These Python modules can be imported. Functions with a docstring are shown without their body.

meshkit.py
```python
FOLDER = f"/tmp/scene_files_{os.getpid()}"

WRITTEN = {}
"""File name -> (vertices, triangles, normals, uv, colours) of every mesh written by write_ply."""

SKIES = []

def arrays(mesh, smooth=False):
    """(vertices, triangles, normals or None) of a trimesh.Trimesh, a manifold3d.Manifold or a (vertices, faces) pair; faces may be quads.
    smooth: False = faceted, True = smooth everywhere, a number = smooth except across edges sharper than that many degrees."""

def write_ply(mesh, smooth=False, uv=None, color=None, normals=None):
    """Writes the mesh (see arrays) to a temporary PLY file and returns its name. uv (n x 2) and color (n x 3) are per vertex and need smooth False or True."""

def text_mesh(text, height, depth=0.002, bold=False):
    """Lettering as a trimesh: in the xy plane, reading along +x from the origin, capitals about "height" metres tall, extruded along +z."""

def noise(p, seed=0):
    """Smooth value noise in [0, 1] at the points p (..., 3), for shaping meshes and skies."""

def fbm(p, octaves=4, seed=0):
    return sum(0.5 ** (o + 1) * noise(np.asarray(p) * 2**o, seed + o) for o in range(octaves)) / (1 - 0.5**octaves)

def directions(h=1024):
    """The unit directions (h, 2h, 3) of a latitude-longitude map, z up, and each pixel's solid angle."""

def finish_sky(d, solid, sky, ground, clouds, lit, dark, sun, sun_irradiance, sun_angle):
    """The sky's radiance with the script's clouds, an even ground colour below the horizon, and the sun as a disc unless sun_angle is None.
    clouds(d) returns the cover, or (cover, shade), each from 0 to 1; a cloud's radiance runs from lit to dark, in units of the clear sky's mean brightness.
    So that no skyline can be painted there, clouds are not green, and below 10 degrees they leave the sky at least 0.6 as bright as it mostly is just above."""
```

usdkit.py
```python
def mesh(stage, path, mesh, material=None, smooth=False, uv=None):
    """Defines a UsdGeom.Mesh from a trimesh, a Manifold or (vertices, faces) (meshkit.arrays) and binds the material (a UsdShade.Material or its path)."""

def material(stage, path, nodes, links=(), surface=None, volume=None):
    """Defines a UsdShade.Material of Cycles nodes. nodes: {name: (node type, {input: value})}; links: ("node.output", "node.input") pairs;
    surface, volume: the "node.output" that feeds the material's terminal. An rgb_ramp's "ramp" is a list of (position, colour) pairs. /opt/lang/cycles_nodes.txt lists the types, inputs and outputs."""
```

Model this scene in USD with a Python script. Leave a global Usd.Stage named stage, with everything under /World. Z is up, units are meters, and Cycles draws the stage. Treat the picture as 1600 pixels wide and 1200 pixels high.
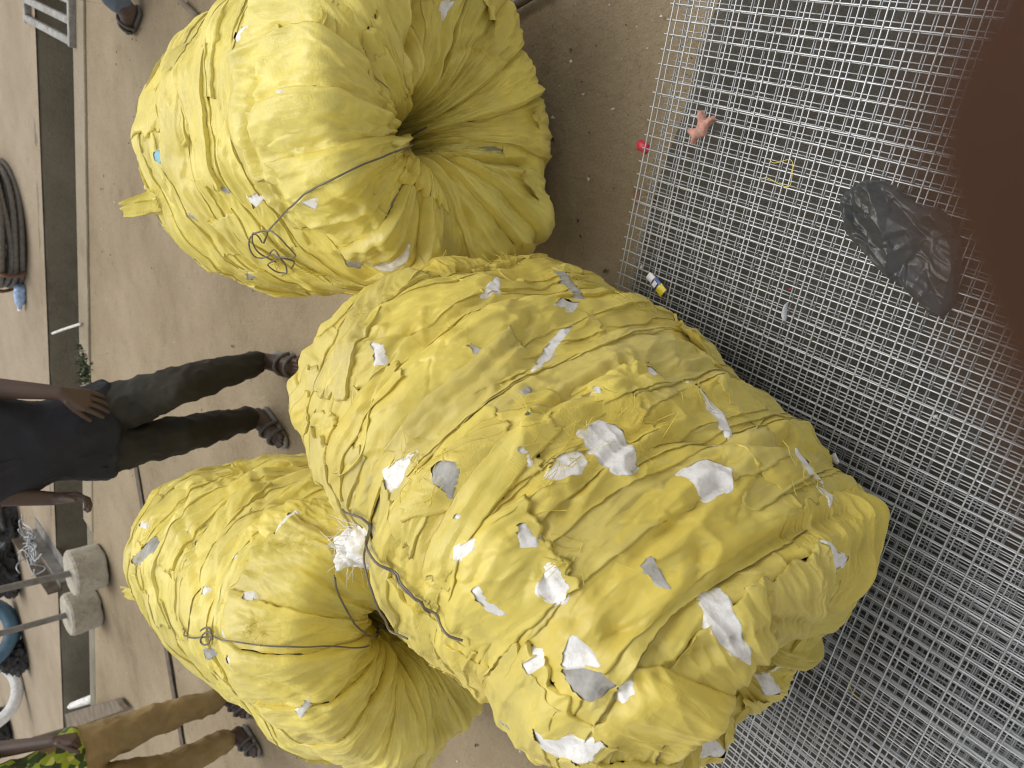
import math, random
import numpy as np, trimesh, manifold3d as m3
import usdkit, meshkit
from pxr import Usd, UsdGeom, UsdLux, UsdShade, Gf, Sdf, Vt
from scipy.ndimage import gaussian_filter, maximum_filter, map_coordinates
from scipy.spatial import cKDTree
from scipy.interpolate import LinearNDInterpolator

stage = Usd.Stage.CreateInMemory()
UsdGeom.SetStageUpAxis(stage, 'Z'); UsdGeom.SetStageMetersPerUnit(stage, 1.0)
UsdGeom.Xform.Define(stage, '/World'); stage.SetDefaultPrim(stage.GetPrimAtPath('/World'))
UsdGeom.Scope.Define(stage, '/World/Looks')
rng = np.random.default_rng(7); random.seed(7)
V3 = lambda *a: np.array(a, float)

# ------------------------------------------------------------------ camera, sky, sun
FPX, PITCH, ROLL, EYE = 1203.0, math.radians(43.5), math.radians(-12.0), V3(0, 0, 1.65)
FWD = V3(0, math.cos(PITCH), -math.sin(PITCH)); UPV = V3(0, math.sin(PITCH), math.cos(PITCH)); RGT = V3(1, 0, 0)
CX = -UPV * math.cos(ROLL) + RGT * math.sin(ROLL)      # towards the right of the photo
CY = UPV * math.sin(ROLL) + RGT * math.cos(ROLL)       # towards the top of the photo
cam = UsdGeom.Camera.Define(stage, '/World/camera')
cam.CreateHorizontalApertureAttr(36.0); cam.CreateVerticalApertureAttr(27.0)
cam.CreateFocalLengthAttr(36.0 * FPX / 1600); cam.CreateClippingRangeAttr(Gf.Vec2f(0.004, 2000))
cam.CreateFStopAttr(7.6); cam.CreateFocusDistanceAttr(1.35)
cam.CreateExposureAttr(0.12)
mtx = Gf.Matrix4d(); 
for i, row in enumerate((CX, CY, -FWD)): mtx.SetRow(i, Gf.Vec4d(*map(float, row), 0))
mtx.SetRow(3, Gf.Vec4d(*map(float, EYE), 1)); cam.AddTransformOp().Set(mtx)

SUN_EL, SUN_AZ = math.radians(66), math.radians(42)     # azimuth from +y towards +x
sd = V3(math.sin(SUN_AZ) * math.cos(SUN_EL), math.cos(SUN_AZ) * math.cos(SUN_EL), math.sin(SUN_EL))
skymat = usdkit.material(stage, '/World/Looks/sky_look', {
    'sky': ('sky_texture', {'sky_type': 'single_scattering', 'sun_disc': False, 'sun_elevation': SUN_EL, 'sun_rotation': math.atan2(sd[0], sd[1]), 'aerosol_density': 3.0}),
    'tc': ('texture_coordinate', {}), 'n': ('noise_texture', {'scale': 2.2, 'detail': 5.0, 'roughness': 0.55}),
    'cl': ('rgb_ramp', {'ramp': [(0.25, (0.82, 0.82, 0.82)), (0.6, (1, 1, 1))]}),
    'grey': ('hsv', {'saturation': 0.06, 'value': 1.2}),
    'mx': ('mix', {'mix_type': 'mix'}), 'bg': ('background_shader', {'strength': 0.12})},
    [('tc.generated', 'n.vector'), ('n.fac', 'cl.fac'), ('sky.color', 'grey.color'), ('cl.color', 'mx.fac'), ('sky.color', 'mx.color1'), ('grey.color', 'mx.color2'), ('mx.color', 'bg.color')], surface='bg.background')
dome = UsdLux.DomeLight.Define(stage, '/World/sky'); UsdShade.MaterialBindingAPI.Apply(dome.GetPrim()).Bind(skymat)
dome.GetPrim().SetCustomDataByKey('kind', 'structure')
sun = UsdLux.DistantLight.Define(stage, '/World/sun'); sun.CreateIntensityAttr(0.34); sun.CreateAngleAttr(45.0)
sun.CreateColorAttr(Gf.Vec3f(1, 0.96, 0.9)); sun.GetPrim().CreateAttribute('inputs:normalize', Sdf.ValueTypeNames.Bool).Set(True)
zz = sd; xx = np.cross(V3(0, 0, 1), zz); xx /= np.linalg.norm(xx); yy = np.cross(zz, xx); sm = Gf.Matrix4d()
for i, row in enumerate((xx, yy, zz)): sm.SetRow(i, Gf.Vec4d(*map(float, row), 0))
sun.AddTransformOp().Set(sm)

# ------------------------------------------------------------------ helpers
def proj(P):
    q = np.asarray(P, float) - EYE; w = q @ FWD
    return np.stack([800 + FPX * (q @ CX) / w, 600 - FPX * (q @ CY) / w, w], -1)
def ray(x, y): return FWD + CX * (x - 800) / FPX - CY * (y - 600) / FPX
def at(x, y, z=0.0):
    d = ray(x, y); return EYE + d * (z - EYE[2]) / d[2]
def aty(x, y, yw):                                    # on the vertical plane y = yw
    d = ray(x, y); return EYE + d * yw / d[1]
names = {}
def fresh(parent, name):
    k = (parent, name); n = names.get(k, -1) + 1; names[k] = n
    return f'{parent}/{name}' + (f'_{n:03d}' if n else '')
def tag(p, label=None, cat=None, group=None, kind=None):
    for k, v in (('label', label), ('category', cat), ('group', group), ('kind', kind)):
        if v: p.SetCustomDataByKey(k, v)
    return p
def obj(name, mesh, mat, parent=None, smooth=30, uv=None):
    path = fresh(str(parent.GetPath()) if parent else '/World', name)
    if smooth is not True and uv is not None: uv = None
    return usdkit.mesh(stage, path, mesh, mat, smooth=smooth, uv=uv).GetPrim()
def thing(name, label, cat, loc=(0, 0, 0), group=None):
    x = UsdGeom.Xform.Define(stage, fresh('/World', name)); x.AddTranslateOp().Set(Gf.Vec3d(*map(float, loc)))
    return tag(x.GetPrim(), label, cat, group)
class At:                                              # moves meshes into a thing's local space
    def __init__(s, loc): s.l = np.asarray(loc, float)
    def __call__(s, m):
        if isinstance(m, trimesh.Trimesh): m = m.copy(); m.apply_translation(-s.l); return m
        return (np.asarray(m[0]) - s.l, m[1])
def tube(pts, r, sides=6, caps=True):
    p = np.asarray(pts, float); n = len(p); t = np.gradient(p, axis=0); t /= np.linalg.norm(t, axis=1, keepdims=True) + 1e-12
    a = np.cross(t[0], V3(0, 0, 1) if abs(t[0][2]) < .9 else V3(1, 0, 0)); A = []
    for i in range(n):
        a = a - t[i] * (a @ t[i]); a /= np.linalg.norm(a) + 1e-12; A.append(a)
    A = np.array(A); B = np.cross(t, A); g = np.arange(sides) * 2 * np.pi / sides
    R = np.broadcast_to(r, (n,))[:, None, None]
    v = (p[:, None] + R * (np.cos(g)[None, :, None] * A[:, None] + np.sin(g)[None, :, None] * B[:, None])).reshape(-1, 3)
    i, j = np.meshgrid(np.arange(n - 1), np.arange(sides), indexing='ij')
    q = np.stack([i * sides + j, i * sides + (j + 1) % sides, (i + 1) * sides + (j + 1) % sides, (i + 1) * sides + j], -1).reshape(-1, 4)
    f = np.vstack([q[:, [0, 1, 2]], q[:, [0, 2, 3]]])
    if caps:
        v = np.vstack([v, p[:1], p[-1:]]); k = len(v) - 2; j = np.arange(sides)
        f = np.vstack([f, np.stack([np.full(sides, k), (j + 1) % sides, j], 1), np.stack([np.full(sides, k + 1), (n - 1) * sides + j, (n - 1) * sides + (j + 1) % sides], 1)])
    return v, f
def spline(pts, n):
    p = np.asarray(pts, float)
    from scipy.interpolate import CubicSpline
    s = np.r_[0, np.cumsum(np.linalg.norm(np.diff(p, axis=0), axis=1))]
    return CubicSpline(s, p)(np.linspace(0, s[-1], n))
def join(ms):
    V, F, o = [], [], 0
    for v, f in ms: V.append(v); F.append(np.asarray(f) + o); o += len(v)
    return np.vstack(V), np.vstack(F)
def box(c, size, ax=None, bevel=0.0):
    h = np.asarray(size, float) / 2
    b = min(bevel, h.min() * .6) if bevel else 0
    pts = []
    for sx in (-1, 1):
        for sy in (-1, 1):
            for sz in (-1, 1):
                s = V3(sx, sy, sz)
                if b:
                    for k in range(3):
                        d = h - b; d = d.copy(); d[k] = h[k]; pts.append(s * d)
                else: pts.append(s * h)
    m = m3.Manifold.hull_points(np.array(pts)).to_mesh()
    v = np.array(m.vert_properties[:, :3], float); f = np.array(m.tri_verts)
    if ax is not None: v = v @ np.asarray(ax, float)
    return v + np.asarray(c, float), f
def grid_faces(a, b):
    i, j = np.meshgrid(np.arange(a - 1), np.arange(b - 1), indexing='ij')
    q = np.stack([i * b + j, (i + 1) * b + j, (i + 1) * b + j + 1, i * b + j + 1], -1).reshape(-1, 4)
    return np.vstack([q[:, [0, 1, 2]], q[:, [0, 2, 3]]])
def N3(x, y, s, seed=0):
    x, y = np.broadcast_arrays(np.asarray(x, float), np.asarray(y, float))
    return meshkit.noise(np.stack([x * s, y * s, np.full(x.shape, seed % 9973 * 3.7 + .5)], -1), seed)
def ridge(a): return 1 - np.abs(2 * a - 1)

# ------------------------------------------------------------------ materials
def mat(name, nodes, links, surface='p.BSDF'): return usdkit.material(stage, '/World/Looks/' + name, nodes, links, surface=surface)
def plain(name, c, rough=.6, metal=0.0, vary=.25, scale=6.0, bump=.0, bscale=60.0, spec=.5, dirt=None):
    lo = tuple(x * (1 - vary) for x in c); hi = tuple(min(1, x * (1 + vary)) for x in c)
    nd = {'g': ('geometry', {}), 'n': ('noise_texture', {'scale': scale, 'detail': 5.0, 'roughness': .6}),
          'r': ('rgb_ramp', {'ramp': [(.3, lo), (.7, hi)]}), 'p': ('principled_bsdf', {'roughness': rough, 'metallic': metal, 'specular_ior_level': spec})}
    ln = [('g.position', 'n.vector'), ('n.fac', 'r.fac')]
    out = 'r.color'
    if dirt:
        nd.update({'dn': ('noise_texture', {'scale': scale * 2.3, 'detail': 8.0, 'roughness': .7}), 'dr': ('rgb_ramp', {'ramp': [(.48, (0, 0, 0)), (.68, (1, 1, 1))]}),
                   'dm': ('mix', {'color2': dirt})})
        ln += [('g.position', 'dn.vector'), ('dn.fac', 'dr.fac'), ('dr.color', 'dm.fac'), ('r.color', 'dm.color1')]; out = 'dm.color'
    ln.append((out, 'p.base_color'))
    if bump:
        nd.update({'bn': ('noise_texture', {'scale': bscale, 'detail': 4.0}), 'b': ('bump', {'strength': bump, 'distance': .01})})
        ln += [('g.position', 'bn.vector'), ('bn.fac', 'b.height'), ('b.normal', 'p.normal')]
    return mat(name, nd, ln)
def fabric(name, c, dust=(.42, .36, .16), amount=.5, rough=.37, fold=.6):
    lo = tuple(x * .84 for x in c); hi = tuple(min(1, x * 1.12) for x in c)
    nd = {'g': ('geometry', {}), 'uv': ('texture_coordinate', {}),
          'n': ('noise_texture', {'scale': 7.0, 'detail': 6.0, 'roughness': .62}), 'r': ('rgb_ramp', {'ramp': [(.3, lo), (.7, hi)]}),
          'dn': ('noise_texture', {'scale': 5.0, 'detail': 9.0, 'roughness': .72, 'distortion': .4}), 'dr': ('rgb_ramp', {'ramp': [(.46, (0, 0, 0)), (.74, (amount,) * 3)]}), 'dm': ('mix', {'color2': dust}),
          'm1': ('mapping', {'scale': (35.0, 900.0, 1.0)}), 's1': ('noise_texture', {'scale': 1.0, 'detail': 2.0}),
          'm2': ('mapping', {'scale': (700.0, 60.0, 1.0)}), 's2': ('noise_texture', {'scale': 1.0, 'detail': 1.0}),
          'f': ('noise_texture', {'scale': 90.0, 'detail': 4.0, 'roughness': .6}),
          'wv': ('noise_texture', {'scale': 9.0, 'detail': 2.0}), 'wm': ('vector_math', {'math_type': 'multiply_add', 'vector2': (.05, .05, .05)}),
          'm3': ('mapping', {'scale': (3.0, 27.0, 1.0)}), 'rg': ('noise_texture', {'type': 'ridged_multifractal', 'scale': 1.0, 'detail': 2.5, 'roughness': .55, 'gain': 1.6}),
          'm4': ('mapping', {'scale': (8.0, 34.0, 1.0), 'rotation': (0, 0, .5)}), 'vo': ('voronoi_texture', {'feature': 'distance_to_edge', 'scale': 1.0, 'randomness': 1.0}), 'vm': ('math', {'math_type': 'minimum', 'value2': .22}),
          'm5': ('mapping', {'scale': (14.0, 30.0, 1.0), 'rotation': (0, 0, -.7)}), 'v2': ('voronoi_texture', {'feature': 'f1', 'scale': 1.0}), 
          'a1': ('math', {'math_type': 'add'}), 'a2': ('math', {'math_type': 'multiply_add', 'value2': 1.6}), 'a3': ('math', {'math_type': 'multiply_add', 'value2': 1.2}), 'a4': ('math', {'math_type': 'multiply_add', 'value2': 1.1}),
          'b': ('bump', {'strength': .5, 'distance': .0014}), 'b2': ('bump', {'strength': fold, 'distance': .006}), 'a5': ('math', {'math_type': 'multiply_add', 'value2': .12}),
          'p': ('principled_bsdf', {'roughness': rough, 'specular_ior_level': .6, 'sheen_weight': .05})}
    ln = [('g.position', 'n.vector'), ('n.fac', 'r.fac'), ('g.position', 'dn.vector'), ('dn.fac', 'dr.fac'), ('dr.color', 'dm.fac'), ('r.color', 'dm.color1'), ('dm.color', 'p.base_color'),
          ('uv.UV', 'm1.vector'), ('m1.vector', 's1.vector'), ('uv.UV', 'm2.vector'), ('m2.vector', 's2.vector'), ('g.position', 'f.vector'),
          ('g.position', 'wv.vector'), ('wv.color', 'wm.vector1'), ('uv.UV', 'wm.vector3'),
          ('wm.vector', 'm3.vector'), ('m3.vector', 'rg.vector'), ('wm.vector', 'm4.vector'), ('m4.vector', 'vo.vector'), ('vo.distance', 'vm.value1'), ('wm.vector', 'm5.vector'), ('m5.vector', 'v2.vector'),
          ('vm.value', 'a4.value1'), ('rg.fac', 'a4.value3'), ('v2.distance', 'a5.value1'), ('a4.value', 'a5.value3'), ('a5.value', 'b2.height'),
          ('s1.fac', 'a1.value1'), ('s2.fac', 'a1.value2'), ('f.fac', 'a2.value1'), ('a1.value', 'a2.value3'), ('a2.value', 'b.height'), ('b2.normal', 'b.normal'), ('b.normal', 'p.normal')]
    return mat(name, nd, ln)
YEL = {
 'mustard': [fabric(f'mustard_wrap_{w}', c, amount=a) for w, c, a in (('plain', (.675, .545, .10), .28), ('bright', (.71, .58, .11), .2), ('dull', (.635, .52, .105), .32), ('warm', (.66, .525, .09), .25), ('dusty', (.635, .52, .12), .4))],
 'lemon': [fabric(f'lemon_wrap_{w}', c, amount=a, rough=.34) for w, c, a in (('plain', (.76, .64, .13), .22), ('bright', (.79, .675, .16), .18), ('deep', (.74, .61, .11), .2), ('pale', (.745, .62, .13), .25), ('dusty', (.67, .56, .11), .4))]}
M = {
 'white': plain('white_sack', (.82, .81, .79), .5, vary=.06, scale=25, bump=.15, bscale=300, dirt=(.62, .59, .53)),
 'grey_sack': plain('grey_sack', (.34, .33, .30), .55, vary=.3, scale=30, bump=.2, bscale=140),
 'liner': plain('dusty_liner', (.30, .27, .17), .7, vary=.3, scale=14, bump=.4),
 'blue_bit': plain('blue_scrap', (.20, .42, .52), .5),
 'tie': plain('binding_wire', (.17, .15, .12), .5, metal=.5, vary=.3, scale=40),
 'thread': plain('yellow_thread', (.66, .55, .10), .5, vary=.15),
 'galv': plain('galvanised_wire', (.50, .51, .52), .42, metal=.7, vary=.16, scale=24),
 'galv_b': plain('galvanised_wire_dull', (.42, .43, .44), .46, metal=.65, vary=.2, scale=20),
 'bag': plain('black_plastic', (.034, .035, .036), .36, vary=.2, scale=8, bump=.10, bscale=90, dirt=(.055, .054, .05)),
 'skin': plain('dark_skin', (.066, .038, .027), .5, vary=.15, scale=9, bump=.1, bscale=220),
 'finger': plain('finger_skin', (.042, .019, .011), .7, vary=.12, scale=60, bump=.1, bscale=900, spec=.12),
 'nail': plain('finger_nail', (.07, .04, .03), .35),
 'navy': plain('navy_cloth', (.014, .0145, .022), .85, vary=.25, scale=8, bump=.3, bscale=300),
 'darktrouser': plain('dark_olive_cloth', (.024, .021, .014), .9, vary=.3, scale=6, bump=.3, bscale=260),
 'khaki': plain('khaki_cloth', (.26, .18, .075), .9, vary=.25, scale=6, bump=.3, bscale=260),
 'bluetrouser': plain('grey_blue_cloth', (.11, .13, .16), .9, vary=.25, scale=8),
 'sandal': plain('grey_sandal', (.19, .18, .165), .6, vary=.25, scale=20),
 'darkshoe': plain('dark_shoe', (.085, .078, .07), .6, vary=.3, scale=20),
 'hair': plain('black_hair', (.012, .011, .01), .8, bump=.6, bscale=260),
 'eye': plain('eye_white', (.7, .68, .64), .3), 'lip': plain('lip_skin', (.10, .04, .035), .5),
 'concrete': plain('cast_concrete', (.40, .37, .30), .9, vary=.16, scale=9, bump=.6, bscale=50, dirt=(.27, .24, .18)),
 'steel': plain('dull_steel', (.20, .19, .175), .55, metal=.4, vary=.3, scale=14, bump=.2),
 'rust': plain('rusty_steel', (.11, .085, .06), .8, metal=.2, vary=.4, scale=20, bump=.3),
 'grate': plain('grate_paint', (.30, .30, .28), .6, metal=.3, vary=.25, scale=12, dirt=(.16, .13, .10)),
 'rope': plain('wire_rope', (.15, .135, .115), .6, metal=.3, vary=.3, scale=40),
 'strap': plain('brown_strap', (.17, .09, .05), .8, vary=.4, scale=30),
 'bottle': plain('blue_plastic', (.30, .42, .62), .25, vary=.3, scale=30),
 'bluehose': plain('blue_hose', (.06, .13, .19), .45, vary=.3, scale=10),
 'whitehose': plain('white_hose', (.72, .72, .71), .5, vary=.12, scale=14, dirt=(.5, .48, .44)),
 'blackstuff': plain('black_rubber', (.03, .03, .032), .5, vary=.4, scale=14, bump=.4, bscale=40),
 'wood': plain('weathered_plank', (.16, .125, .085), .85, vary=.35, scale=12, bump=.4),
 'pink': plain('pink_paper', (.50, .25, .20), .7, vary=.3, scale=60, dirt=(.30, .22, .17)), 'red': plain('red_film', (.55, .03, .06), .4, vary=.2, scale=60),
 'film': plain('clear_film', (.45, .48, .50), .2, vary=.2, scale=60), 'leaf': plain('weed_leaf', (.05, .065, .025), .7, vary=.5, scale=30),
 'sach_b': plain('sachet_blue', (.05, .09, .33), .35, vary=.15), 'sach_y': plain('sachet_yellow', (.75, .62, .03), .35, vary=.12), 'sach_w': plain('sachet_white', (.8, .8, .8), .35, vary=.06),
 'chip': plain('pale_chip', (.62, .60, .55), .8, vary=.3, scale=40), 'dead': plain('brown_leaf_litter', (.09, .065, .04), .9, vary=.4, scale=50),
}
def pattern_cloth():
    return mat('leaf_print_cloth', {'g': ('geometry', {}), 'v': ('voronoi_texture', {'scale': 28.0}), 'r': ('rgb_ramp', {'ramp': [(.0, (.04, .05, .01)), (.35, (.28, .33, .02)), (.6, (.05, .09, .02)), (.85, (.5, .5, .1))], 'interpolate': False}),
        'p': ('principled_bsdf', {'roughness': .85})}, [('g.position', 'v.vector'), ('v.color', 'r.fac'), ('r.color', 'p.base_color')])
M['pattern'] = pattern_cloth()
def ground_mat(name, c1, c2, c3, streak=None):
    sv = [('g.position', 'n2.vector')] if streak is None else [('g.position', 'vr.vector'), ('vr.vector', 'vm.vector'), ('vm.vector', 'n2.vector')]
    nd = {'g': ('geometry', {}), 'n1': ('noise_texture', {'scale': 1.1, 'detail': 9.0, 'roughness': .68}), 'r1': ('rgb_ramp', {'ramp': [(.30, c3), (.44, c1), (.62, c2)]}),
          'n2': ('noise_texture', {'scale': 9.0, 'detail': 8.0, 'roughness': .72, 'distortion': .5}), 'r2': ('rgb_ramp', {'ramp': [(.55 if streak is None else .47, (0, 0, 0)), (.75 if streak is None else .58, (.7, .7, .7))]}), 'mx': ('mix', {'color2': c3}),
          'n3': ('noise_texture', {'scale': 140.0, 'detail': 5.0, 'roughness': .7}), 'r3': ('rgb_ramp', {'ramp': [(.25, (.5, .5, .5)), (.42, (.95, .95, .95)), (.6, (1.04, 1.04, 1.04)), (.78, (1.3, 1.3, 1.28))]}), 'mu': ('mix', {'mix_type': 'multiply', 'fac': 1.0}),
          'n4': ('noise_texture', {'scale': 34.0, 'detail': 9.0, 'roughness': .68}), 'b': ('bump', {'strength': .9, 'distance': .016}), 'p': ('principled_bsdf', {'roughness': .92, 'specular_ior_level': .25})}
    if streak is not None: nd.update({'vr': ('vector_rotate', {'rotate_type': 'z_axis', 'angle': -streak}), 'vm': ('mapping', {'scale': (1.0, .16, 1.0)})})
    ln = [('g.position', x + '.vector') for x in ('n1', 'n3', 'n4')] + sv + [('n1.fac', 'r1.fac'), ('n2.fac', 'r2.fac'), ('r2.color', 'mx.fac'), ('r1.color', 'mx.color1'), ('n3.fac', 'r3.fac'),
          ('mx.color', 'mu.color1'), ('r3.color', 'mu.color2'), ('mu.color', 'p.base_color'), ('n4.fac', 'b.height'), ('b.normal', 'p.normal')]
    return mat(name, nd, ln)
M['dirt'] = ground_mat('packed_dirt', (.29, .228, .145), (.355, .285, .19), (.205, .158, .10))
M['dark_ground'] = ground_mat('dark_grey_ground', (.10, .093, .08), (.14, .128, .108), (.16, .14, .11))  # darker, greyer ground colours for the sheet beneath the wire mesh
M['slab'] = ground_mat('dusty_concrete', (.335, .27, .19), (.385, .315, .23), (.26, .205, .14))
M['kerb'] = ground_mat('kerb_concrete', (.31, .26, .185), (.36, .305, .225), (.25, .205, .14))
M['drainwall'] = ground_mat('drain_wall', (.21, .185, .135), (.27, .24, .18), (.14, .12, .09))
M['drainfloor'] = ground_mat('drain_silt', (.085, .076, .056), (.12, .105, .08), (.24, .205, .15), streak=math.radians(147))

def kind(p): return tag(p, kind='structure')
# ------------------------------------------------------------------ ground and drain
NA, NB = at(116, 70), at(133, 800); FA, FB = at(60, 60), at(84, 720)
E1 = (NB - NA) / np.linalg.norm(NB - NA); E2 = (FB - FA) / np.linalg.norm(FB - FA); ED = E1 + E2; ED /= np.linalg.norm(ED)
EN = V3(ED[1], -ED[0], 0)
if EN @ (NA * .5 + NB * .5) > 0: EN = -EN            # EN points from the drain back to the camera
DM = (NA + NB) / 2; DW = abs(((FA + FB) / 2 - DM) @ EN)
def loc(e, n, z=0): return DM + ED * e + EN * n + V3(0, 0, z)
def sheet(es, ns, mat_, name, amp=.006, z0=0.0, flat_edge=None):
    e, n = np.meshgrid(es, ns, indexing='ij')
    P = DM + ED * e[..., None] + EN * n[..., None]
    z = (meshkit.fbm(np.stack([P[..., 0] * 1.1, P[..., 1] * 1.1, 0 * e], -1), 3, 5) - .5) * 2 * amp + (meshkit.fbm(np.stack([P[..., 0] * 14, P[..., 1] * 14, 0 * e], -1), 3, 9) - .5) * amp
    fade = np.clip((np.abs(n - flat_edge)) / .3, 0, 1) if flat_edge is not None else 1
    P[..., 2] = z0 + z * fade - amp * (fade if flat_edge is not None else 1)
    return kind(obj(name, (P.reshape(-1, 3), grid_faces(len(es), len(ns))[:, ::-1]), mat_, smooth=True))
far = [40, 80, 160, 320]
es = np.r_[[-x for x in far[::-1]], -20, -10, np.arange(-6, 6, .035), 6.05, 10, 20, far]
KW = .20
ns = np.r_[KW, np.arange(KW + .03, 7.2, .035), 8, 10, 20, far]
sheet(es, ns, M['dirt'], 'ground', .007, flat_edge=KW)
ns2 = np.r_[-far[-1], -160, -80, -40, -20, -12, np.arange(-8, -DW - .02, .07), -DW]
sheet(es[::2] if len(es) % 2 else np.r_[es[::2], es[-1]], ns2, M['slab'], 'far_pavement', .006, .012, flat_edge=-DW)
# kerb along the near lip of the drain, with a broken stretch
def slab(e0, e1, n0, n1, z0, z1, m, name, bev=.01, wob=0.0):
    k = max(2, int((e1 - e0) / .06)); ee = np.linspace(e0, e1, k)
    prof = [(n0, z0), (n0, z1 - bev), (n0 + bev, z1), (n1 - bev, z1), (n1, z1 - bev), (n1, z0)]
    P = []
    for i, e in enumerate(ee):
        for a, (n, z) in enumerate(prof):
            w = wob * (N3(e, a * .3, 5, 3) - .5) * 2
            P.append(DM + ED * e + EN * (n + w) + V3(0, 0, z + w * .3 * (z > z0)))
    P = np.array(P); q = len(prof); f = []
    for i in range(k - 1):
        for a in range(q):
            b = (a + 1) % q; f += [[i * q + a, i * q + b, (i + 1) * q + b], [i * q + a, (i + 1) * q + b, (i + 1) * q + a]]
    for i, rev in ((0, 1), (k - 1, 0)):
        for a in range(1, q - 1): t = [i * q, i * q + a, i * q + a + 1]; f.append(t[::-1] if rev else t)
    mm = trimesh.Trimesh(P, f, process=False); trimesh.repair.fix_normals(mm)
    return kind(obj(name, mm, m, smooth=30))
e_of = lambda P: (np.asarray(P) - DM) @ ED
eb0, eb1 = e_of(at(129, 555)), e_of(at(134, 590))
slab(-20, eb0, -.004, KW + .006, -.42, .014, M['kerb'], 'drain_kerb', .012, .006)
eb2 = e_of(at(136, 815)); sg = 1 if eb2 > eb1 else -1
if sg < 0: raise ValueError('drain direction')
slab(eb1, eb2, -.004, KW + .006, -.42, .012, M['kerb'], 'drain_kerb', .012, .008)
slab(eb2 + .003, 20, .0, KW + .006, -.42, -.004, M['drainwall'], 'drain_kerb', .04, .045)
slab(eb0 + .004, eb1 - .004, .05, KW + .004, -.42, -.02, M['kerb'], 'drain_kerb', .03, .03)
slab(-20, 20, -DW - .16, -DW + .004, -.42, .008, M['drainwall'], 'drain_wall', .02, .022)
e, n = np.meshgrid(np.arange(-20, 20.1, .08), np.linspace(-DW - .02, .02, 9), indexing='ij')
P = DM + ED * e[..., None] + EN * n[..., None]; P[..., 2] = -.36 + .05 * N3(e, n * .4, 2.2, 4) + .05 * (n < -DW * .7)
kind(obj('drain_floor', (P.reshape(-1, 3), grid_faces(*e.shape)[:, ::-1]), M['drainfloor'], smooth=True))
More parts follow.
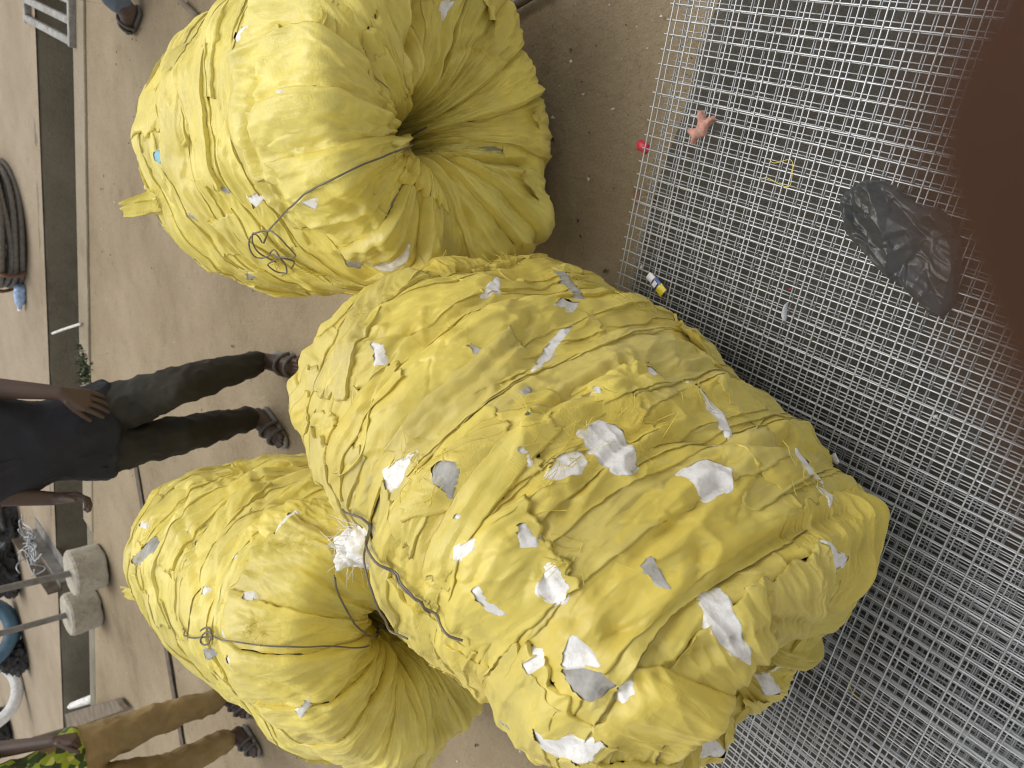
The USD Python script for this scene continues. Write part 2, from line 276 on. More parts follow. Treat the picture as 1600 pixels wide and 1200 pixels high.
# ------------------------------------------------------------------ wire mesh sheets (a stack on the ground)
MN = V3(-.02718241, .08964775, .99560253); MA = V3(.84613809, -.52825787, .07066796); MB = V3(.5322701, .84433814, -.06149505); MC = .19
def mpt(a, b, c=0.0): return MA * np.asarray(a)[..., None] + MB * np.asarray(b)[..., None] + MN * (MC + np.asarray(c))[..., None]
def mesh_at(x, y, c=0.0):
    d = ray(x, y); return EYE + d * ((MC + c) - MN @ EYE) / (MN @ d)
def mab(P): return float(P @ MA), float(P @ MB)
SA, SB = .0305, .0527
ea = mab(mesh_at(1250, 525)); edge = mab(mesh_at(1000, 210))[1]
sheets = [  # offset along a, b of the edge, rotation, depth below the top, radius, label
 (0.0, 0.0, 0.0, 0.0, .00170, 'galvanised welded wire mesh sheet lying topmost of the stack beside the yellow bundles'),
 (-.0017, -.0095, .0008, .0060, .00155, 'galvanised wire mesh sheet second from the top of the stack'),
 (.0112, -.0235, -.0010, .0190, .0015, 'galvanised wire mesh sheet third from the top, under a thin gap'),
 (.0016, -.0260, -.0014, .0245, .0015, 'galvanised wire mesh sheet fourth from the top, close under the third'),
 (.0105, .0365, .0120, .0300, .0014, 'shorter galvanised wire mesh sheet fifth from the top of the stack'),
 (.0190, .0110, -.0160, .0360, .0014, 'shorter galvanised wire mesh sheet second from the bottom of the stack'),
 (.0060, .0240, .0210, .0420, .0014, 'shorter galvanised wire mesh sheet at the very bottom, nearest the ground'),
 (.0130, .0060, -.0260, .0480, .0014, 'short galvanised wire mesh sheet sticking out askew below the others'),
 (.0220, .0330, .0150, .0530, .0014, 'short galvanised wire mesh sheet lowest of all under the near corner'),
]
def mesh_sheet(k, oa, ob, rot, dep, rad, label):
    t = thing('wire_mesh_sheet', label, 'wire mesh', group='stacked sheets of galvanised wire mesh')
    r = np.random.default_rng(100 + k); a_mid = -.9
    pa, pb = (.1, edge) if k < 4 else (a_mid, .2)                        # pivot of the small rotations
    def pos(a, b, up):
        da, db = a - pa, b - pb
        A = pa + da * math.cos(rot) - db * math.sin(rot); B = pb + da * math.sin(rot) + db * math.cos(rot)
        wob = (N3(A, B, 2.1, k) - .5) * .006 - np.clip(-(A + .50), 0, 2) * .012 * k
        return mpt(A, B, -dep + up + wob)
    a0, a1 = -1.78, .42 if k < 4 else (-.58, -.66, -.72, -.80, -.86)[k - 4]; b1 = edge + (-.022, .004, -.030, -.026, -.040, -.020, -.05, -.03, -.06)[k]; b0 = -.32
    na = int((a1 - a0) / SA); nb = int((b1 - b0) / SB)
    aa = ea[0] + oa + SA * np.arange(-int((ea[0] - a0) / SA), int(np.ceil((a1 - ea[0]) / SA))); bt = edge - .024 + ob; bt = bt - SB * np.ceil((bt - b1) / SB); bb = bt - SB * np.arange(nb)
    m = M['galv'] if k < 2 else M['galv_b']
    for b in bb:                                     # wires running along a
        x = np.linspace(aa[0] - .012, aa[-1] + .012, 26); j = r.normal(0, .0006)
        obj('long_wire', tube(pos(x, np.full_like(x, b) + j + (N3(x, b, 4, k) - .5) * .0016, np.full_like(x, rad * .95)), rad, 6), m, t, smooth=True)
    for a in aa:
        x = np.linspace(bb[-1] - .012, bb[0] + .012, 22); j = r.normal(0, .0006)
        obj('cross_wire', tube(pos(np.full_like(x, a) + j + (N3(x, a, 4, k + 9) - .5) * .0016, x, np.full_like(x, -rad * .95)), rad, 6), m, t, smooth=True)
for k, s in enumerate(sheets): mesh_sheet(k, *s)

# ------------------------------------------------------------------ yellow wrapped bundles
def facets(seed, cell, n=700, span=1.4):               # a crumpled sheet: random heights over random triangles
    r = np.random.default_rng(seed); k = int((span / cell) ** 2); p = r.random((k, 2)) * span
    p = np.vstack([p, [[-.1, -.1], [-.1, span + .1], [span + .1, -.1], [span + .1, span + .1]]])
    f = LinearNDInterpolator(p, r.random(len(p)) - .5); g = np.linspace(0, span, n)
    return f(*np.meshgrid(g, g, indexing='ij')), (n - 1) / span
FAC = [facets(1, .085), facets(2, .034, 900), facets(3, .016, 1200)]
def fac(i, x, y):
    a, q = FAC[i]; return map_coordinates(a, [np.ravel(x) * q, np.ravel(y) * q], order=1, mode='mirror').reshape(np.shape(x))

class Bundle:
    def __init__(s, q, lift, cell, r0, floor, label, tones, seed, lobe=.020):
        s.q, s.cell, s.tones, s.r = q, cell, tones, np.random.default_rng(seed)
        s.seed = seed
        x, y, az, R, L, el, tp, ca, sa, cb, sb, n1, dz, hs, hu = q
        n = 2.6 + n1; s.R, s.L, s.r0 = R, L, r0
        s.a = V3(math.cos(az) * math.cos(el), math.sin(az) * math.cos(el), math.sin(el)); sv = V3(-math.sin(az), math.cos(az), 0)
        u = np.cross(s.a, sv); sv = -sv; u = -u if u[2] < 0 else u; s.s, s.u = sv, u
        s.C = V3(x, y, R + dz + lift)
        k = lambda v: np.sign(v) * np.abs(v) ** (2 / n)
        th = np.linspace(-np.pi, np.pi, 6001); c, d = np.cos(th), np.sin(th)
        rho = (R + r0) / 2 + (R - r0) / 2 * k(c); ax = L / 2 * k(d)
        arc = np.r_[0, np.cumsum(np.hypot(np.diff(rho), np.diff(ax)))]; s.per = arc[-1]; arc -= np.interp(0, th, arc)
        s.NV = int(s.per / cell); s.NU = int(2 * np.pi * R / cell); s.circ = 2 * np.pi * R
        s.V = (np.arange(s.NV) / s.NV - .5) * s.per; s.U = np.arange(s.NU) / s.NU * s.circ
        rv = np.interp(s.V, arc, rho); av = np.interp(s.V, arc, ax)
        ph = s.U / R - np.pi / 2
        mod = 1 + ca * np.cos(2 * ph) + sa * np.sin(2 * ph) + cb * np.cos(3 * ph) + sb * np.sin(3 * ph)
        rr = rv[:, None] * (1 + tp * av / L)[:, None] * mod[None]; w = ((R - rv) / (R - r0))[:, None]
        P = s.C + av[:, None, None] * s.a + (rr * np.cos(ph) + w * hs)[..., None] * sv + (rr * np.sin(ph) + w * hu)[..., None] * u
        lump = (meshkit.fbm(P * 4.5, 3, seed) - .5) * .05
        s.floor = floor
        s.P = P; s.setN(); s.P = P + s.N * lump[..., None]
        s.P = s.settle(s.P); s.setN()
        s.H = np.zeros((s.NV, s.NU)); UU, VV = np.meshgrid(s.U, s.V); wrap = np.clip(np.minimum(UU, s.circ - UU) / .12, 0, 1)
        s.Cr = wrap * (lobe * fac(0, UU * .42 + seed * .1, np.abs(VV) * .22 + .2) + lobe * .6 * fac(0, UU * .5 + seed * .2, VV * .5 + .3 + .5 * s.per * .5))
        s.strips = []; s.polys = []
        q_ = proj(s.P); vis = (np.einsum('ijk,ijk->ij', s.N, EYE - s.P) > 0) & (np.abs(s.V)[:, None] < s.per / 2 - .07)
        s.vi = np.argwhere(vis); s.vt = cKDTree(q_[vis][:, :2]); s.vz = q_[vis][:, 2]
        s.t = thing('wrapped_bundle', label, 'bundle', s.C * V3(1, 1, 0), group=None); s.loc = At(s.C * V3(1, 1, 0))
    def settle(s, P):
        f = s.floor(P); d = P[..., 2] - f
        P = P.copy(); P[..., 2] = f + np.where(d > .05, d, .05 * np.exp(np.clip((d - .05) / .05, -6, 0)))
        return P
    def setN(s):
        du = np.roll(s.P, -1, 1) - np.roll(s.P, 1, 1); dv = np.roll(s.P, -1, 0) - np.roll(s.P, 1, 0)
        n = np.cross(du, dv); n /= np.linalg.norm(n, axis=-1, keepdims=True) + 1e-12
        if np.einsum('ijk,ijk->ij', n, s.P - s.C).mean() < 0: n = -n
        s.N = n
    def uv(s, x, y):                                   # surface coordinates of what the photo shows at a pixel
        d, i = s.vt.query([x, y], 60); i = i[d < d[0] + 6]
        j = i[np.argmin(s.vz[i])]; v, u = s.vi[j]; return V3(s.U[u], s.V[v])
    def idx(s, U, V): return [(np.asarray(V) / s.per + .5) * s.NV, np.asarray(U) / s.circ * s.NU]
    def samp(s, A, U, V, order=1):
        c = s.idx(U, V)
        if A.ndim == 2: return map_coordinates(A, [c[0].ravel(), c[1].ravel()], order=order, mode='grid-wrap').reshape(np.shape(U))
        return np.stack([s.samp(A[..., k], U, V, order) for k in range(3)], -1)
    def point(s, U, V, h):
        h = h + s.samp(s.Cr, U, V) - .021
        P = s.samp(s.P, U, V, 3) + s.samp(s.N, U, V) * h[..., None]
        return s.settle(P) if s.floor is not None else P
    def crease(s, pix, depth, width):
        uvs = np.array([s.uv(*p) for p in pix]); uvs[:, 0] = np.unwrap(uvs[:, 0], period=s.circ)
        uvs = spline(uvs, 60) if len(uvs) > 2 else uvs[0] + (uvs[1] - uvs[0]) * np.linspace(0, 1, 40)[:, None]
        UU, VV = np.meshgrid(s.U, s.V); d2 = np.full(UU.shape, 9.0)
        for k, (a, b) in enumerate(uvs):
            du = (UU - a + s.circ / 2) % s.circ - s.circ / 2; dv = (VV - b + s.per / 2) % s.per - s.per / 2
            d2 = np.minimum(d2, du ** 2 + dv ** 2)
        d = np.sqrt(d2); s.Cr += -depth * np.exp(-d / width) + depth * .35 * np.exp(-((d - 2.2 * width) / (1.2 * width)) ** 2)
    def pinch(s, n, R0, R1, A0, A1, area):             # places where the cloth was gathered: folds fan out from a point
        UU, VV = np.meshgrid(s.U, s.V); r = s.r
        for k in range(n):
            u, v, R, A = r.uniform(*area[0]) * s.circ, r.uniform(*area[1]), r.uniform(R0, R1), r.uniform(A0, A1)
            du = (UU - u + s.circ / 2) % s.circ - s.circ / 2; dv = VV - v; m = (np.abs(du) < 2.2 * R) & (np.abs(dv) < 2.2 * R); du, dv = du[m], dv[m]
            d = np.hypot(du, dv); an = np.arctan2(dv, du); q = d / R
            f = np.zeros_like(d); c, sn = np.cos(an), np.sin(an)
            for o in (1.0, 2.1): f += ridge(meshkit.noise(np.stack([c * 2.6 * o + 7 * k, sn * 2.6 * o, q * .5 + 0 * d], -1), s.seed + k)) ** 2 / o
            s.Cr[m] += A * (f - .8) * np.minimum(q * 2.2, 1) * np.exp(-q ** 2) - A * .5 * np.exp(-(q / .25) ** 2)
    # one strip of woven sack: starts at (u, v), runs along angle al, length ln, width w
    def strip(s, u, v, al, ln, w, style, tone=None, ds=None):
        r = s.r; ca, sa = math.cos(al), math.sin(al); k = int(r.integers(1e6)); o = r.random(8) * 1.3
        bend = r.normal(0, .05) if style != 'radial' else r.normal(0, .02)
        amp = dict(circ=(.0052, .0040, .0026, .0068, .0110), radial=(.0070, .0020, .0010, .0190, .0135), sheet=(.0064, .0030, .0014, .0062, .0120))[style]
        curl0 = r.uniform(.0015, .006)
        lines = [(r.uniform(0, ln), r.uniform(-.35, .35) * w, r.normal(0, .45), i) for i in range(int(2 + ln * w * 70))]
        def wid(S): return w / 2 * (1 + .22 * (N3(S, 0 * S, 4, k) - .5) * 2)
        def rag(S, side): return (N3(S, 0 * S + side, 22, k + 5) - .5) * .012 + (N3(S, 0 * S + side, 110, k + 6) - .5) * .004
        def wr(S, W):
            hw = wid(S); e = np.clip(hw - np.abs(W), 0, 1); ee = np.clip(np.minimum(e, np.minimum(S, ln - S)), 0, 1)
            warp = (N3(S, W, 7, k + 1) - .5) * .05
            f1 = ridge(N3(W + warp, S * .10, 30 if style != 'radial' else 17, k + 2)) ** 2; f4 = ridge(N3(W + warp * .7, S * .14, 64, k + 10)) ** 2.2
            f2 = ridge(N3(W + S * .45 + warp, (S - W * .45) * .16, 38, k + 3)) ** 2
            f3 = ridge(N3(W - S * .6, (S + W * .6) * .2, 30, k + 4)) ** 2.2
            h = amp[3] * .55 * f1 + amp[3] * .26 * f4 * N3(S, W, 5, k + 13) + amp[3] * .32 * f2 + amp[3] * .30 * f3 * (N3(S, W, 6, k + 8))
            h = h + amp[0] * fac(0, S * .55 + o[0], W + o[1]) + amp[1] * fac(1, S * .6 + o[2], W + o[3]) * (.15 + 2.4 * N3(S, W, 6, k + 9) ** 2) + amp[2] * fac(2, S * .7 + o[4], W + o[5]) * (.1 + 3.2 * N3(S, W, 6, k + 14) ** 2.5)
            h = h + amp[4] * fac(1, (S + warp) * .16 + o[6], W * .9 + o[7] + warp * .3) + amp[4] * .30 * fac(2, S * .14 + o[1], W * .9 + warp * .2 + o[0])
            for lx, ly, la, lk in lines:                 # sharp fold lines across the piece
                dl = (W - ly) * math.cos(la) - (S - lx) * math.sin(la) + (N3(S, W, 16, k + 20 + lk) - .5) * .012; al_ = np.abs((S - lx) * math.cos(la) + (W - ly) * math.sin(la))
                h = h + (.0022 * np.tanh(dl / .0025) + .0030 * np.exp(-np.abs(dl) / .0035)) * np.clip(1.6 - al_ / .09, 0, 1)
            damp = .12 + .88 * np.clip(ee / .020, 0, 1) ** .8
            curl = curl0 * (2.2 * N3(S, np.sign(W), 9, k + 7) ** 2) * np.exp(-ee / .006)
            return (h - amp[3] * .22) * damp + curl + .0012
        st = dict(bl=gaussian_filter(s.H, 2.6, mode='wrap') + .0006)
        fwd = lambda S, W: (u + S * ca - (W + bend * (S / ln - .5) ** 2 * 4 * .3) * sa, v + S * sa + (W + bend * (S / ln - .5) ** 2 * 4 * .3) * ca)
        ds = ds or s.cell * 1.35; dw = s.cell * .95
        ns, nw = max(8, int(ln / ds)), max(5, int(w / dw))
        g = np.linspace(0, 1, ns); t = np.linspace(-1, 1, nw); S, T = np.meshgrid(g * ln, t, indexing='ij')
        S = S + ((N3(T, T * 0, 6, k + 11) - .5) * .03 + (N3(T, T * 0, 12, k + 12) - .5) * .006) * np.where(g < .5, 1 - 2 * g, 2 * g - 1)[:, None] ** 8
        W = T * wid(S) + np.where(T < 0, rag(S, 0), rag(S, 3)) * np.abs(T) ** 6
        U, V = fwd(S, W); h = s.samp(st['bl'], U, V) + wr(S, W)
        pad = lambda A, m: np.pad(A, 1, mode='edge')
        U2, V2, h2, S2, W2 = [pad(A, 1) for A in (U, V, h, S, W)]
        ca2, sa2 = math.cos(al), math.sin(al); ex = -.0016
        for sl, dx, dy in ((np.s_[0, :], -ca2, -sa2), (np.s_[-1, :], ca2, sa2), (np.s_[:, 0], sa2, -ca2), (np.s_[:, -1], -sa2, ca2)): U2[sl] += ex * dx; V2[sl] += ex * dy
        rim = np.ones(U2.shape, bool); rim[1:-1, 1:-1] = False; h2[rim] = np.minimum(s.samp(s.H, U2[rim], V2[rim]) - .0008, h2[rim] - .0004)
        s.strips.append(dict(U=U2, V=V2, h=h2, st=np.stack([S2, W2], -1), tone=tone))
        # write the strip into the height field
        UU, VV = np.meshgrid(s.U, s.V); du = (UU - u - ln / 2 * ca + s.circ / 2) % s.circ - s.circ / 2 + ln / 2 * ca; dv = (VV - v - ln / 2 * sa + s.per / 2) % s.per - s.per / 2 + ln / 2 * sa
        SS = du * ca + dv * sa; m = (SS > -.02) & (SS < ln + .02); WW = -du * sa + dv * ca
        m &= np.abs(WW) < w * .8
        S1, W1 = SS[m], WW[m]; W1 = W1 - bend * (S1 / ln - .5) ** 2 * 1.2
        inside = (S1 > 0) & (S1 < ln) & (np.abs(W1) < wid(S1))
        i = np.argwhere(m)[inside]; S1, W1 = S1[inside], W1[inside]
        s.H[i[:, 0], i[:, 1]] = np.maximum(s.H[i[:, 0], i[:, 1]], st['bl'][i[:, 0], i[:, 1]] + wr(S1, W1))
    def patch(s, pix, mat_, name='white_patch', lip=.0010, sink=-.0004):
        uvs = np.array([s.uv(*p) for p in pix]); uvs[:, 0] = np.unwrap(uvs[:, 0], period=s.circ)
        for _ in range(3):                             # a corner that slipped onto another surface is drawn back
            c = np.median(uvs, 0); e = np.linalg.norm(uvs - c, axis=1); big = e > max(3 * np.median(e), .02)
            uvs[big] = c + (uvs[big] - c) * (max(2 * np.median(e), .012) / e[big])[:, None]
        s.polys.append((uvs, mat_, name, lip, sink))
    def flap(s, pix, ang, ln, w, up, tone):              # a loose end of cloth sticking out
        u, v = s.uv(*pix); r = s.r; G, T = np.meshgrid(np.linspace(0, 1, 16), np.linspace(-1, 1, 12), indexing='ij')
        ww = w * (1 - .35 * G) * (1 + .2 * (N3(G, T * 0, 5, 3) - .5)); U = u + ln * G * math.cos(ang) - T * ww * math.sin(ang); V = v + ln * G * math.sin(ang) + T * ww * math.cos(ang)
        h = s.samp(s.H, U, V) + up * G ** 1.2 + .012 * (ridge(N3(T * 1.4, G * .4, 2.2, 5)) - .5) * (.3 + G) + .01 * (N3(G, T, 3, 8) - .5)
        P = s.point(U, V, h); F = grid_faces(*U.shape); obj('loose_flap', s.loc((P.reshape(-1, 3), F)), tone, s.t, smooth=True, uv=np.stack([G * ln, T * w], -1).reshape(-1, 2))
    @staticmethod
    def sdist(P, poly):                                # signed distance (negative inside) and nearest boundary point
        a = poly; b = np.roll(poly, -1, 0); best = np.full(len(P), 9.0); near = P.copy(); ins = np.zeros(len(P), bool)
        for p, q in zip(a, b):
            d = q - p; t = np.clip(((P - p) @ d) / max(d @ d, 1e-12), 0, 1); c = p + t[:, None] * d; k = np.linalg.norm(P - c, axis=1)
            near[k < best] = c[k < best]; best = np.minimum(best, k)
            cr = (p[1] > P[:, 1]) != (q[1] > P[:, 1]); ins ^= cr & (P[:, 0] < (q[0] - p[0]) * (P[:, 1] - p[1]) / (q[1] - p[1] + 1e-15) + p[0])
        return np.where(ins, -best, best), near
    def build(s):
        Hs = gaussian_filter(s.H, 3, mode='wrap'); Hmin = s.H
        # inner sack
        iv, iu = np.arange(0, s.NV, 4), np.arange(0, s.NU, 4); U, V = np.meshgrid(s.U[iu], s.V[iv]); P = s.point(U, V, np.full(U.shape, -.004))
        a, b = len(iv), len(iu); i, j = np.meshgrid(np.arange(a), np.arange(b), indexing='ij')
        q = np.stack([i * b + j, i * b + (j + 1) % b, (i + 1) % a * b + (j + 1) % b, (i + 1) % a * b + j], -1).reshape(-1, 4)
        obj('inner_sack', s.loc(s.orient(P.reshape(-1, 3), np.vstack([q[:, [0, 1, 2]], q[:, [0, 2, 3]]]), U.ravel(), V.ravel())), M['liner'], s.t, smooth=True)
        for d in s.strips:
            U, V, h = d['U'].copy(), d['V'].copy(), d['h'].copy(); sh = U.shape; F = grid_faces(*sh); keep = np.ones(U.size, bool)
            pt = np.stack([U.ravel(), V.ravel()], 1)
            for poly, m, nm, lip, sink in s.polys:
                off = round((poly[:, 0].mean() - pt[:, 0].mean()) / s.circ) * s.circ; pl = poly - [off, 0]
                for sft in (0, s.circ, -s.circ):
                    pl2 = pl + [sft, 0]
                    near = np.all((pt > pl2.min(0) - .04) & (pt < pl2.max(0) + .04), 1)
                    if not near.any(): continue
                    ii = np.flatnonzero(near); sd_, nr = s.sdist(pt[ii], pl2)
                    hf = h.ravel(); hf[ii] += np.where(sd_ > -.004, lip * np.exp(-np.clip(sd_, 0, 1) / .007) * (.4 + 1.2 * N3(pt[ii, 0], pt[ii, 1], 60, 3)), 0); h = hf.reshape(sh)
                    sn = np.abs(sd_) < s.cell * .55; pt[ii[sn]] = nr[sn]; keep[ii[(sd_ < 0) & ~sn]] = False
            U, V = pt[:, 0].reshape(sh), pt[:, 1].reshape(sh)
            top = s.samp(s.H, U, V).ravel(); buried = h.ravel() < top - .007
            F = F[keep[F].all(1) & ~buried[F].all(1)]
            if len(F) < 20: continue
            P = s.point(U, V, h).reshape(-1, 3)
            tone = d['tone'] if d['tone'] is not None else s.tones[int(s.r.integers(len(s.tones)))]
            for F in s.pieces(F, U.size):
             used, inv = np.unique(F, return_inverse=True); F = inv.reshape(-1, 3)
             obj('wrap_strip', s.loc(s.orient(P[used], F, U.ravel()[used], V.ravel()[used])), tone, s.t, smooth=True, uv=d['st'].reshape(-1, 2)[used])
        for k, (poly, m, nm, lip, sink) in enumerate(s.polys):
            lo, hi = poly.min(0) - .014, poly.max(0) + .014; c = s.cell * .7
            U, V = np.meshgrid(np.arange(lo[0], hi[0], c), np.arange(lo[1], hi[1], c), indexing='ij')
            if min(U.shape) < 3: continue
            sd_, _ = s.sdist(np.stack([U.ravel(), V.ravel()], 1), poly)
            h = s.samp(Hs, U, V) - sink - .0015 + .003 * fac(1, U + k * .31, V + k * .17) + .0012 * fac(2, U + k * .2, V) + .0025 * ridge(N3(U, V * .3, 40, k)) ** 2 - .008 * np.clip((sd_.reshape(U.shape) - .003) / .006, 0, 1)
            F = grid_faces(*U.shape); F = F[(sd_[F] < .013).all(1)]
            if len(F) < 2: continue
            used, inv = np.unique(F, return_inverse=True); P = s.point(U, V, h).reshape(-1, 3)[used]
            obj(nm, s.loc(s.orient(P, inv.reshape(-1, 3), U.ravel()[used], V.ravel()[used])), m, s.t, smooth=True)
    @staticmethod
    def pieces(F, n):                                  # what the tears leave of a strip: every piece that still shows
        from scipy.sparse import coo_matrix
        from scipy.sparse.csgraph import connected_components
        g = coo_matrix((np.ones(3 * len(F)), (F[:, [0, 1, 2]].ravel(), F[:, [1, 2, 0]].ravel())), shape=(n, n)); lab = connected_components(g, directed=False)[1][F[:, 0]]
        ids, c = np.unique(lab, return_counts=True); return [F[lab == i] for i, k in zip(ids, c) if k >= max(60, .04 * c.max())]
    def orient(s, P, F, U, V):
        n = np.cross(P[F[:, 1]] - P[F[:, 0]], P[F[:, 2]] - P[F[:, 0]]); N = s.samp(s.N, U, V)[F[:, 0]]
        return (P, F[:, ::-1] if np.einsum('ij,ij->i', n, N).sum() < 0 else F)
    def wire(s, pix, r=.002, lift=.006, name='tie_wire', n=None):
        uvs = np.array([s.uv(*p[:2]) for p in pix]); uvs[:, 0] = np.unwrap(uvs[:, 0], period=s.circ); ex = np.array([p[2] if len(p) > 2 else 0 for p in pix])
        c = spline(np.c_[uvs, ex], n or 8 * len(pix)); Hm = gaussian_filter(maximum_filter(s.H, 5), 2, mode='wrap')
        P = s.point(c[:, 0], c[:, 1], s.samp(Hm, c[:, 0], c[:, 1]) + lift + c[:, 2])
        obj(name, s.loc(tube(P, r, 6)), M['tie'], s.t, smooth=True)
    def threads(s, spots, per, ln, spread, m=None, name='loose_threads'):
        r = s.r; ms = []
        for x, y in spots:
            c0 = s.uv(x, y)
            for _ in range(per):
                u, v = c0 + r.normal(0, spread, 2); al = r.uniform(0, 6.28); l = ln * r.uniform(.4, 1.3); k = np.linspace(0, 1, 6); bd = r.normal(0, .35) * l
                U = u + np.cos(al) * l * k + r.normal(0, .002) * k ** 2; V = v + np.sin(al) * l * k + bd * k ** 2
                h = s.samp(s.H, U, V) + .002 + r.uniform(0, .7) * l * k ** 1.3
                ms.append(tube(s.point(U, V, h), r.uniform(.0004, .0008), 3, caps=False))
        tag(obj(name, s.loc(join(ms)), m or M['thread'], s.t, smooth=True), kind='stuff')

GROUND = lambda P: np.full(P.shape[:-1], .002)
def ON_MESH(P):
    a, b = P @ MA, P @ MB; z = (MC + .002 - MN[0] * P[..., 0] - MN[1] * P[..., 1]) / MN[2]
    w = np.clip((edge + .06 - b) / .06, 0, 1) * np.clip((.5 - a) / .06, 0, 1)
    return np.maximum(.002, z * w)
def S(pts, s, ox, oy): return [(ox + a / s, oy + b / s) for a, b in pts]

# the near bundle, lying across the edge of the mesh
B2 = Bundle([-.258, 1.142, .816, .430, 1.045, -.02, .017, -.042, 0, -.078, -.026, -.325, .001, -.031, .012], .045, .0037, .07, ON_MESH,
    'large mustard yellow sack wrapped bundle with white torn patches, lying against the wire mesh', YEL['mustard'], 21, .010)
r = B2.r; top = B2.circ * .5
for row, v in enumerate(np.arange(-.60, .62, .068)):          # strips round the girth
    u = r.uniform(0, B2.circ); left = B2.circ
    while left > 0:
        ln = r.uniform(.75, 1.25); B2.strip(u, v + r.normal(0, .012), r.normal(0, .05), ln + .12, r.uniform(.12, .165), 'circ'); u += ln; left -= ln
for side in (-1, 1):                                          # sheets tucked over the ends into the hole
    k = 13
    for i in range(k):
        L0 = B2.per / 2 - .05 - .42
        v0 = -B2.per / 2 + .03 if side < 0 else .42
        B2.strip((i + r.uniform(-.2, .2)) * B2.circ / k, v0, math.pi / 2 + r.normal(0, .06), L0 + r.uniform(-.06, .05), B2.circ / k * 1.5, 'sheet')
for i in range(16):                                           # broad panels on the near half, small crumpled pieces on the far half
    B2.strip(r.uniform(.3, .85) * B2.circ, r.uniform(-.46, .1), r.normal(0, .10), r.uniform(.3, .6), r.uniform(.13, .2), 'sheet')
for i in range(46):
    B2.strip(r.uniform(.25, .85) * B2.circ, r.uniform(-.2, .55), r.normal(0, .2), r.uniform(.12, .42), r.uniform(.05, .115), 'circ')
B2.pinch(20, .05, .14, .006, .013, ((.25, .95), (-.6, .5)))
for pts, d, w in (([(1024, 1007), (1137, 898), (1216, 846), (1330, 797)], .022, .014), ([(888, 972), (1015, 850), (1130, 745)], .014, .010), ([(1000, 723), (1060, 673), (1133, 677), (1243, 667)], .014, .009),
    ([(693, 613), (770, 560), (830, 497)], .010, .008), ([(570, 633), (607, 533), (640, 500)], .010, .008), ([(960, 985), (1065, 935), (1105, 850)], .012, .012), ([(880, 790), (960, 700), (1060, 640)], .010, .008),
    ([(560, 520), (690, 480), (760, 450)], .010, .008), ([(980, 560), (900, 600), (840, 660)], .012, .008), ([(740, 900), (820, 800), (880, 760)], .009, .008), ([(950, 1090), (1060, 1040), (1180, 1060)], .015, .012)): B2.crease(pts, d, w)
z6 = lambda p: S(p, 3, 460, 400)
z7 = lambda p: S(p, 3, 900, 400)
z8 = lambda p: S(p, 2.286, 700, 780)
W, G = M['white'], M['grey_sack']
for p, m in ((z6([(370,1010),(440,950),(535,905),(490,980),(440,1060),(380,1090)]), W), (z6([(680,1000),(720,975),(790,990),(780,1060),(730,1120),(680,1070)]), G), (z6([(335,385),(400,400),(400,450),(350,470),(365,420)]), W),
    (z6([(890,150),(965,85),(970,140)]), W), (z6([(1130,500),(1180,390),(1250,330),(1320,310),(1290,350),(1190,430)]), W), (z6([(1205,260),(1250,215),(1325,210),(1310,250)]), W), (z6([(1220,60),(1270,70),(1340,130),(1370,180),(1320,150)]), G),
    (z6([(1395,615),(1430,640),(1435,655),(1410,640)]), W), (z6([(800,385),(870,430),(850,440),(810,408)]), G), (z6([(1060,610),(1110,570),(1090,630)]), G), (z6([(1050,930),(1080,915),(1110,960)]), W), (z6([(1080,765),(1105,755),(1095,795)]), M['blue_bit']),
    (z7([(30,810),(120,750),(200,770),(250,830),(305,950),(240,1000),(130,970),(60,880)]), W), ([(850,745),(870,710),(905,695),(918,715),(910,735),(870,755)], W), (z7([(490,985),(560,930),(620,915),(740,965),(745,1070),(640,1130),(590,1060)]), W),
    (z7([(530,580),(570,600),(700,700),(740,780),(730,810),(690,760),(600,640)]), W), (z7([(340,515),(375,505),(370,560),(350,570)]), W), (z7([(1060,880),(1110,920),(1190,1020),(1185,1050),(1130,980)]), W), (z7([(1150,1065),(1190,1080),(1210,1110),(1190,1165),(1180,1110)]), W),
    (z7([(75,615),(100,620),(115,655),(90,640)]), W), (z7([(670,835),(710,835),(730,850),(700,860)]), W), (z8([(300,330),(350,220),(375,215),(415,310),(395,370),(350,370)]), W), (z8([(680,230),(720,185),(800,325),(740,290)]), G),
    (z8([(920,320),(1000,305),(1030,400),(1085,520),(1080,590),(1020,550),(960,480),(945,400)]), W), (z8([(400,540),(430,475),(490,540),(530,600),(460,590),(395,600)]), W), (z8([(395,606),(460,597),(535,605),(590,660),(540,710),(480,710),(420,660)]), G), (z8([(325,775),(380,830),(480,860),(580,855),(500,910),(400,915),(350,880)]), W),
    (z8([(1310,125),(1370,170),(1440,205),(1440,240),(1380,270),(1350,180)]), W), (z8([(1085,615),(1150,650),(1190,690),(1130,705),(1090,650)]), W), (z8([(870,960),(930,810),(1000,900),(1040,930),(1010,960)]), W), (z8([(590,670),(640,660),(660,700),(610,720)]), W),
    (z8([(250,590),(320,550),(335,590),(280,625)]), W), (z8([(185,770),(250,840),(200,800)]), G), (z8([(100,300),(130,285),(145,350),(190,410),(160,410),(120,350)]), W), (z8([(255,70),(280,70),(310,150),(270,145)]), W), (z8([(25,180),(60,145),(100,150),(70,190),(30,220)]), W),
    (z8([(10,70),(35,50),(60,90)]), W), (z8([(575,280),(600,265),(585,300)]), W), (z8([(680,770),(720,780),(700,795)]), W)): B2.patch(p, m, 'torn_patch')
B2.build()
for pix, a, ln, w, up in (((1090, 525), .3, .06, .05, .02), ((1200, 1120), -1.4, .07, .05, .03), ((1150, 1165), -1.5, .08, .05, .03)): B2.flap(pix, a, ln, w, up, YEL['mustard'][0])
z5 = lambda p: S(p, 2.308, 200, 680)
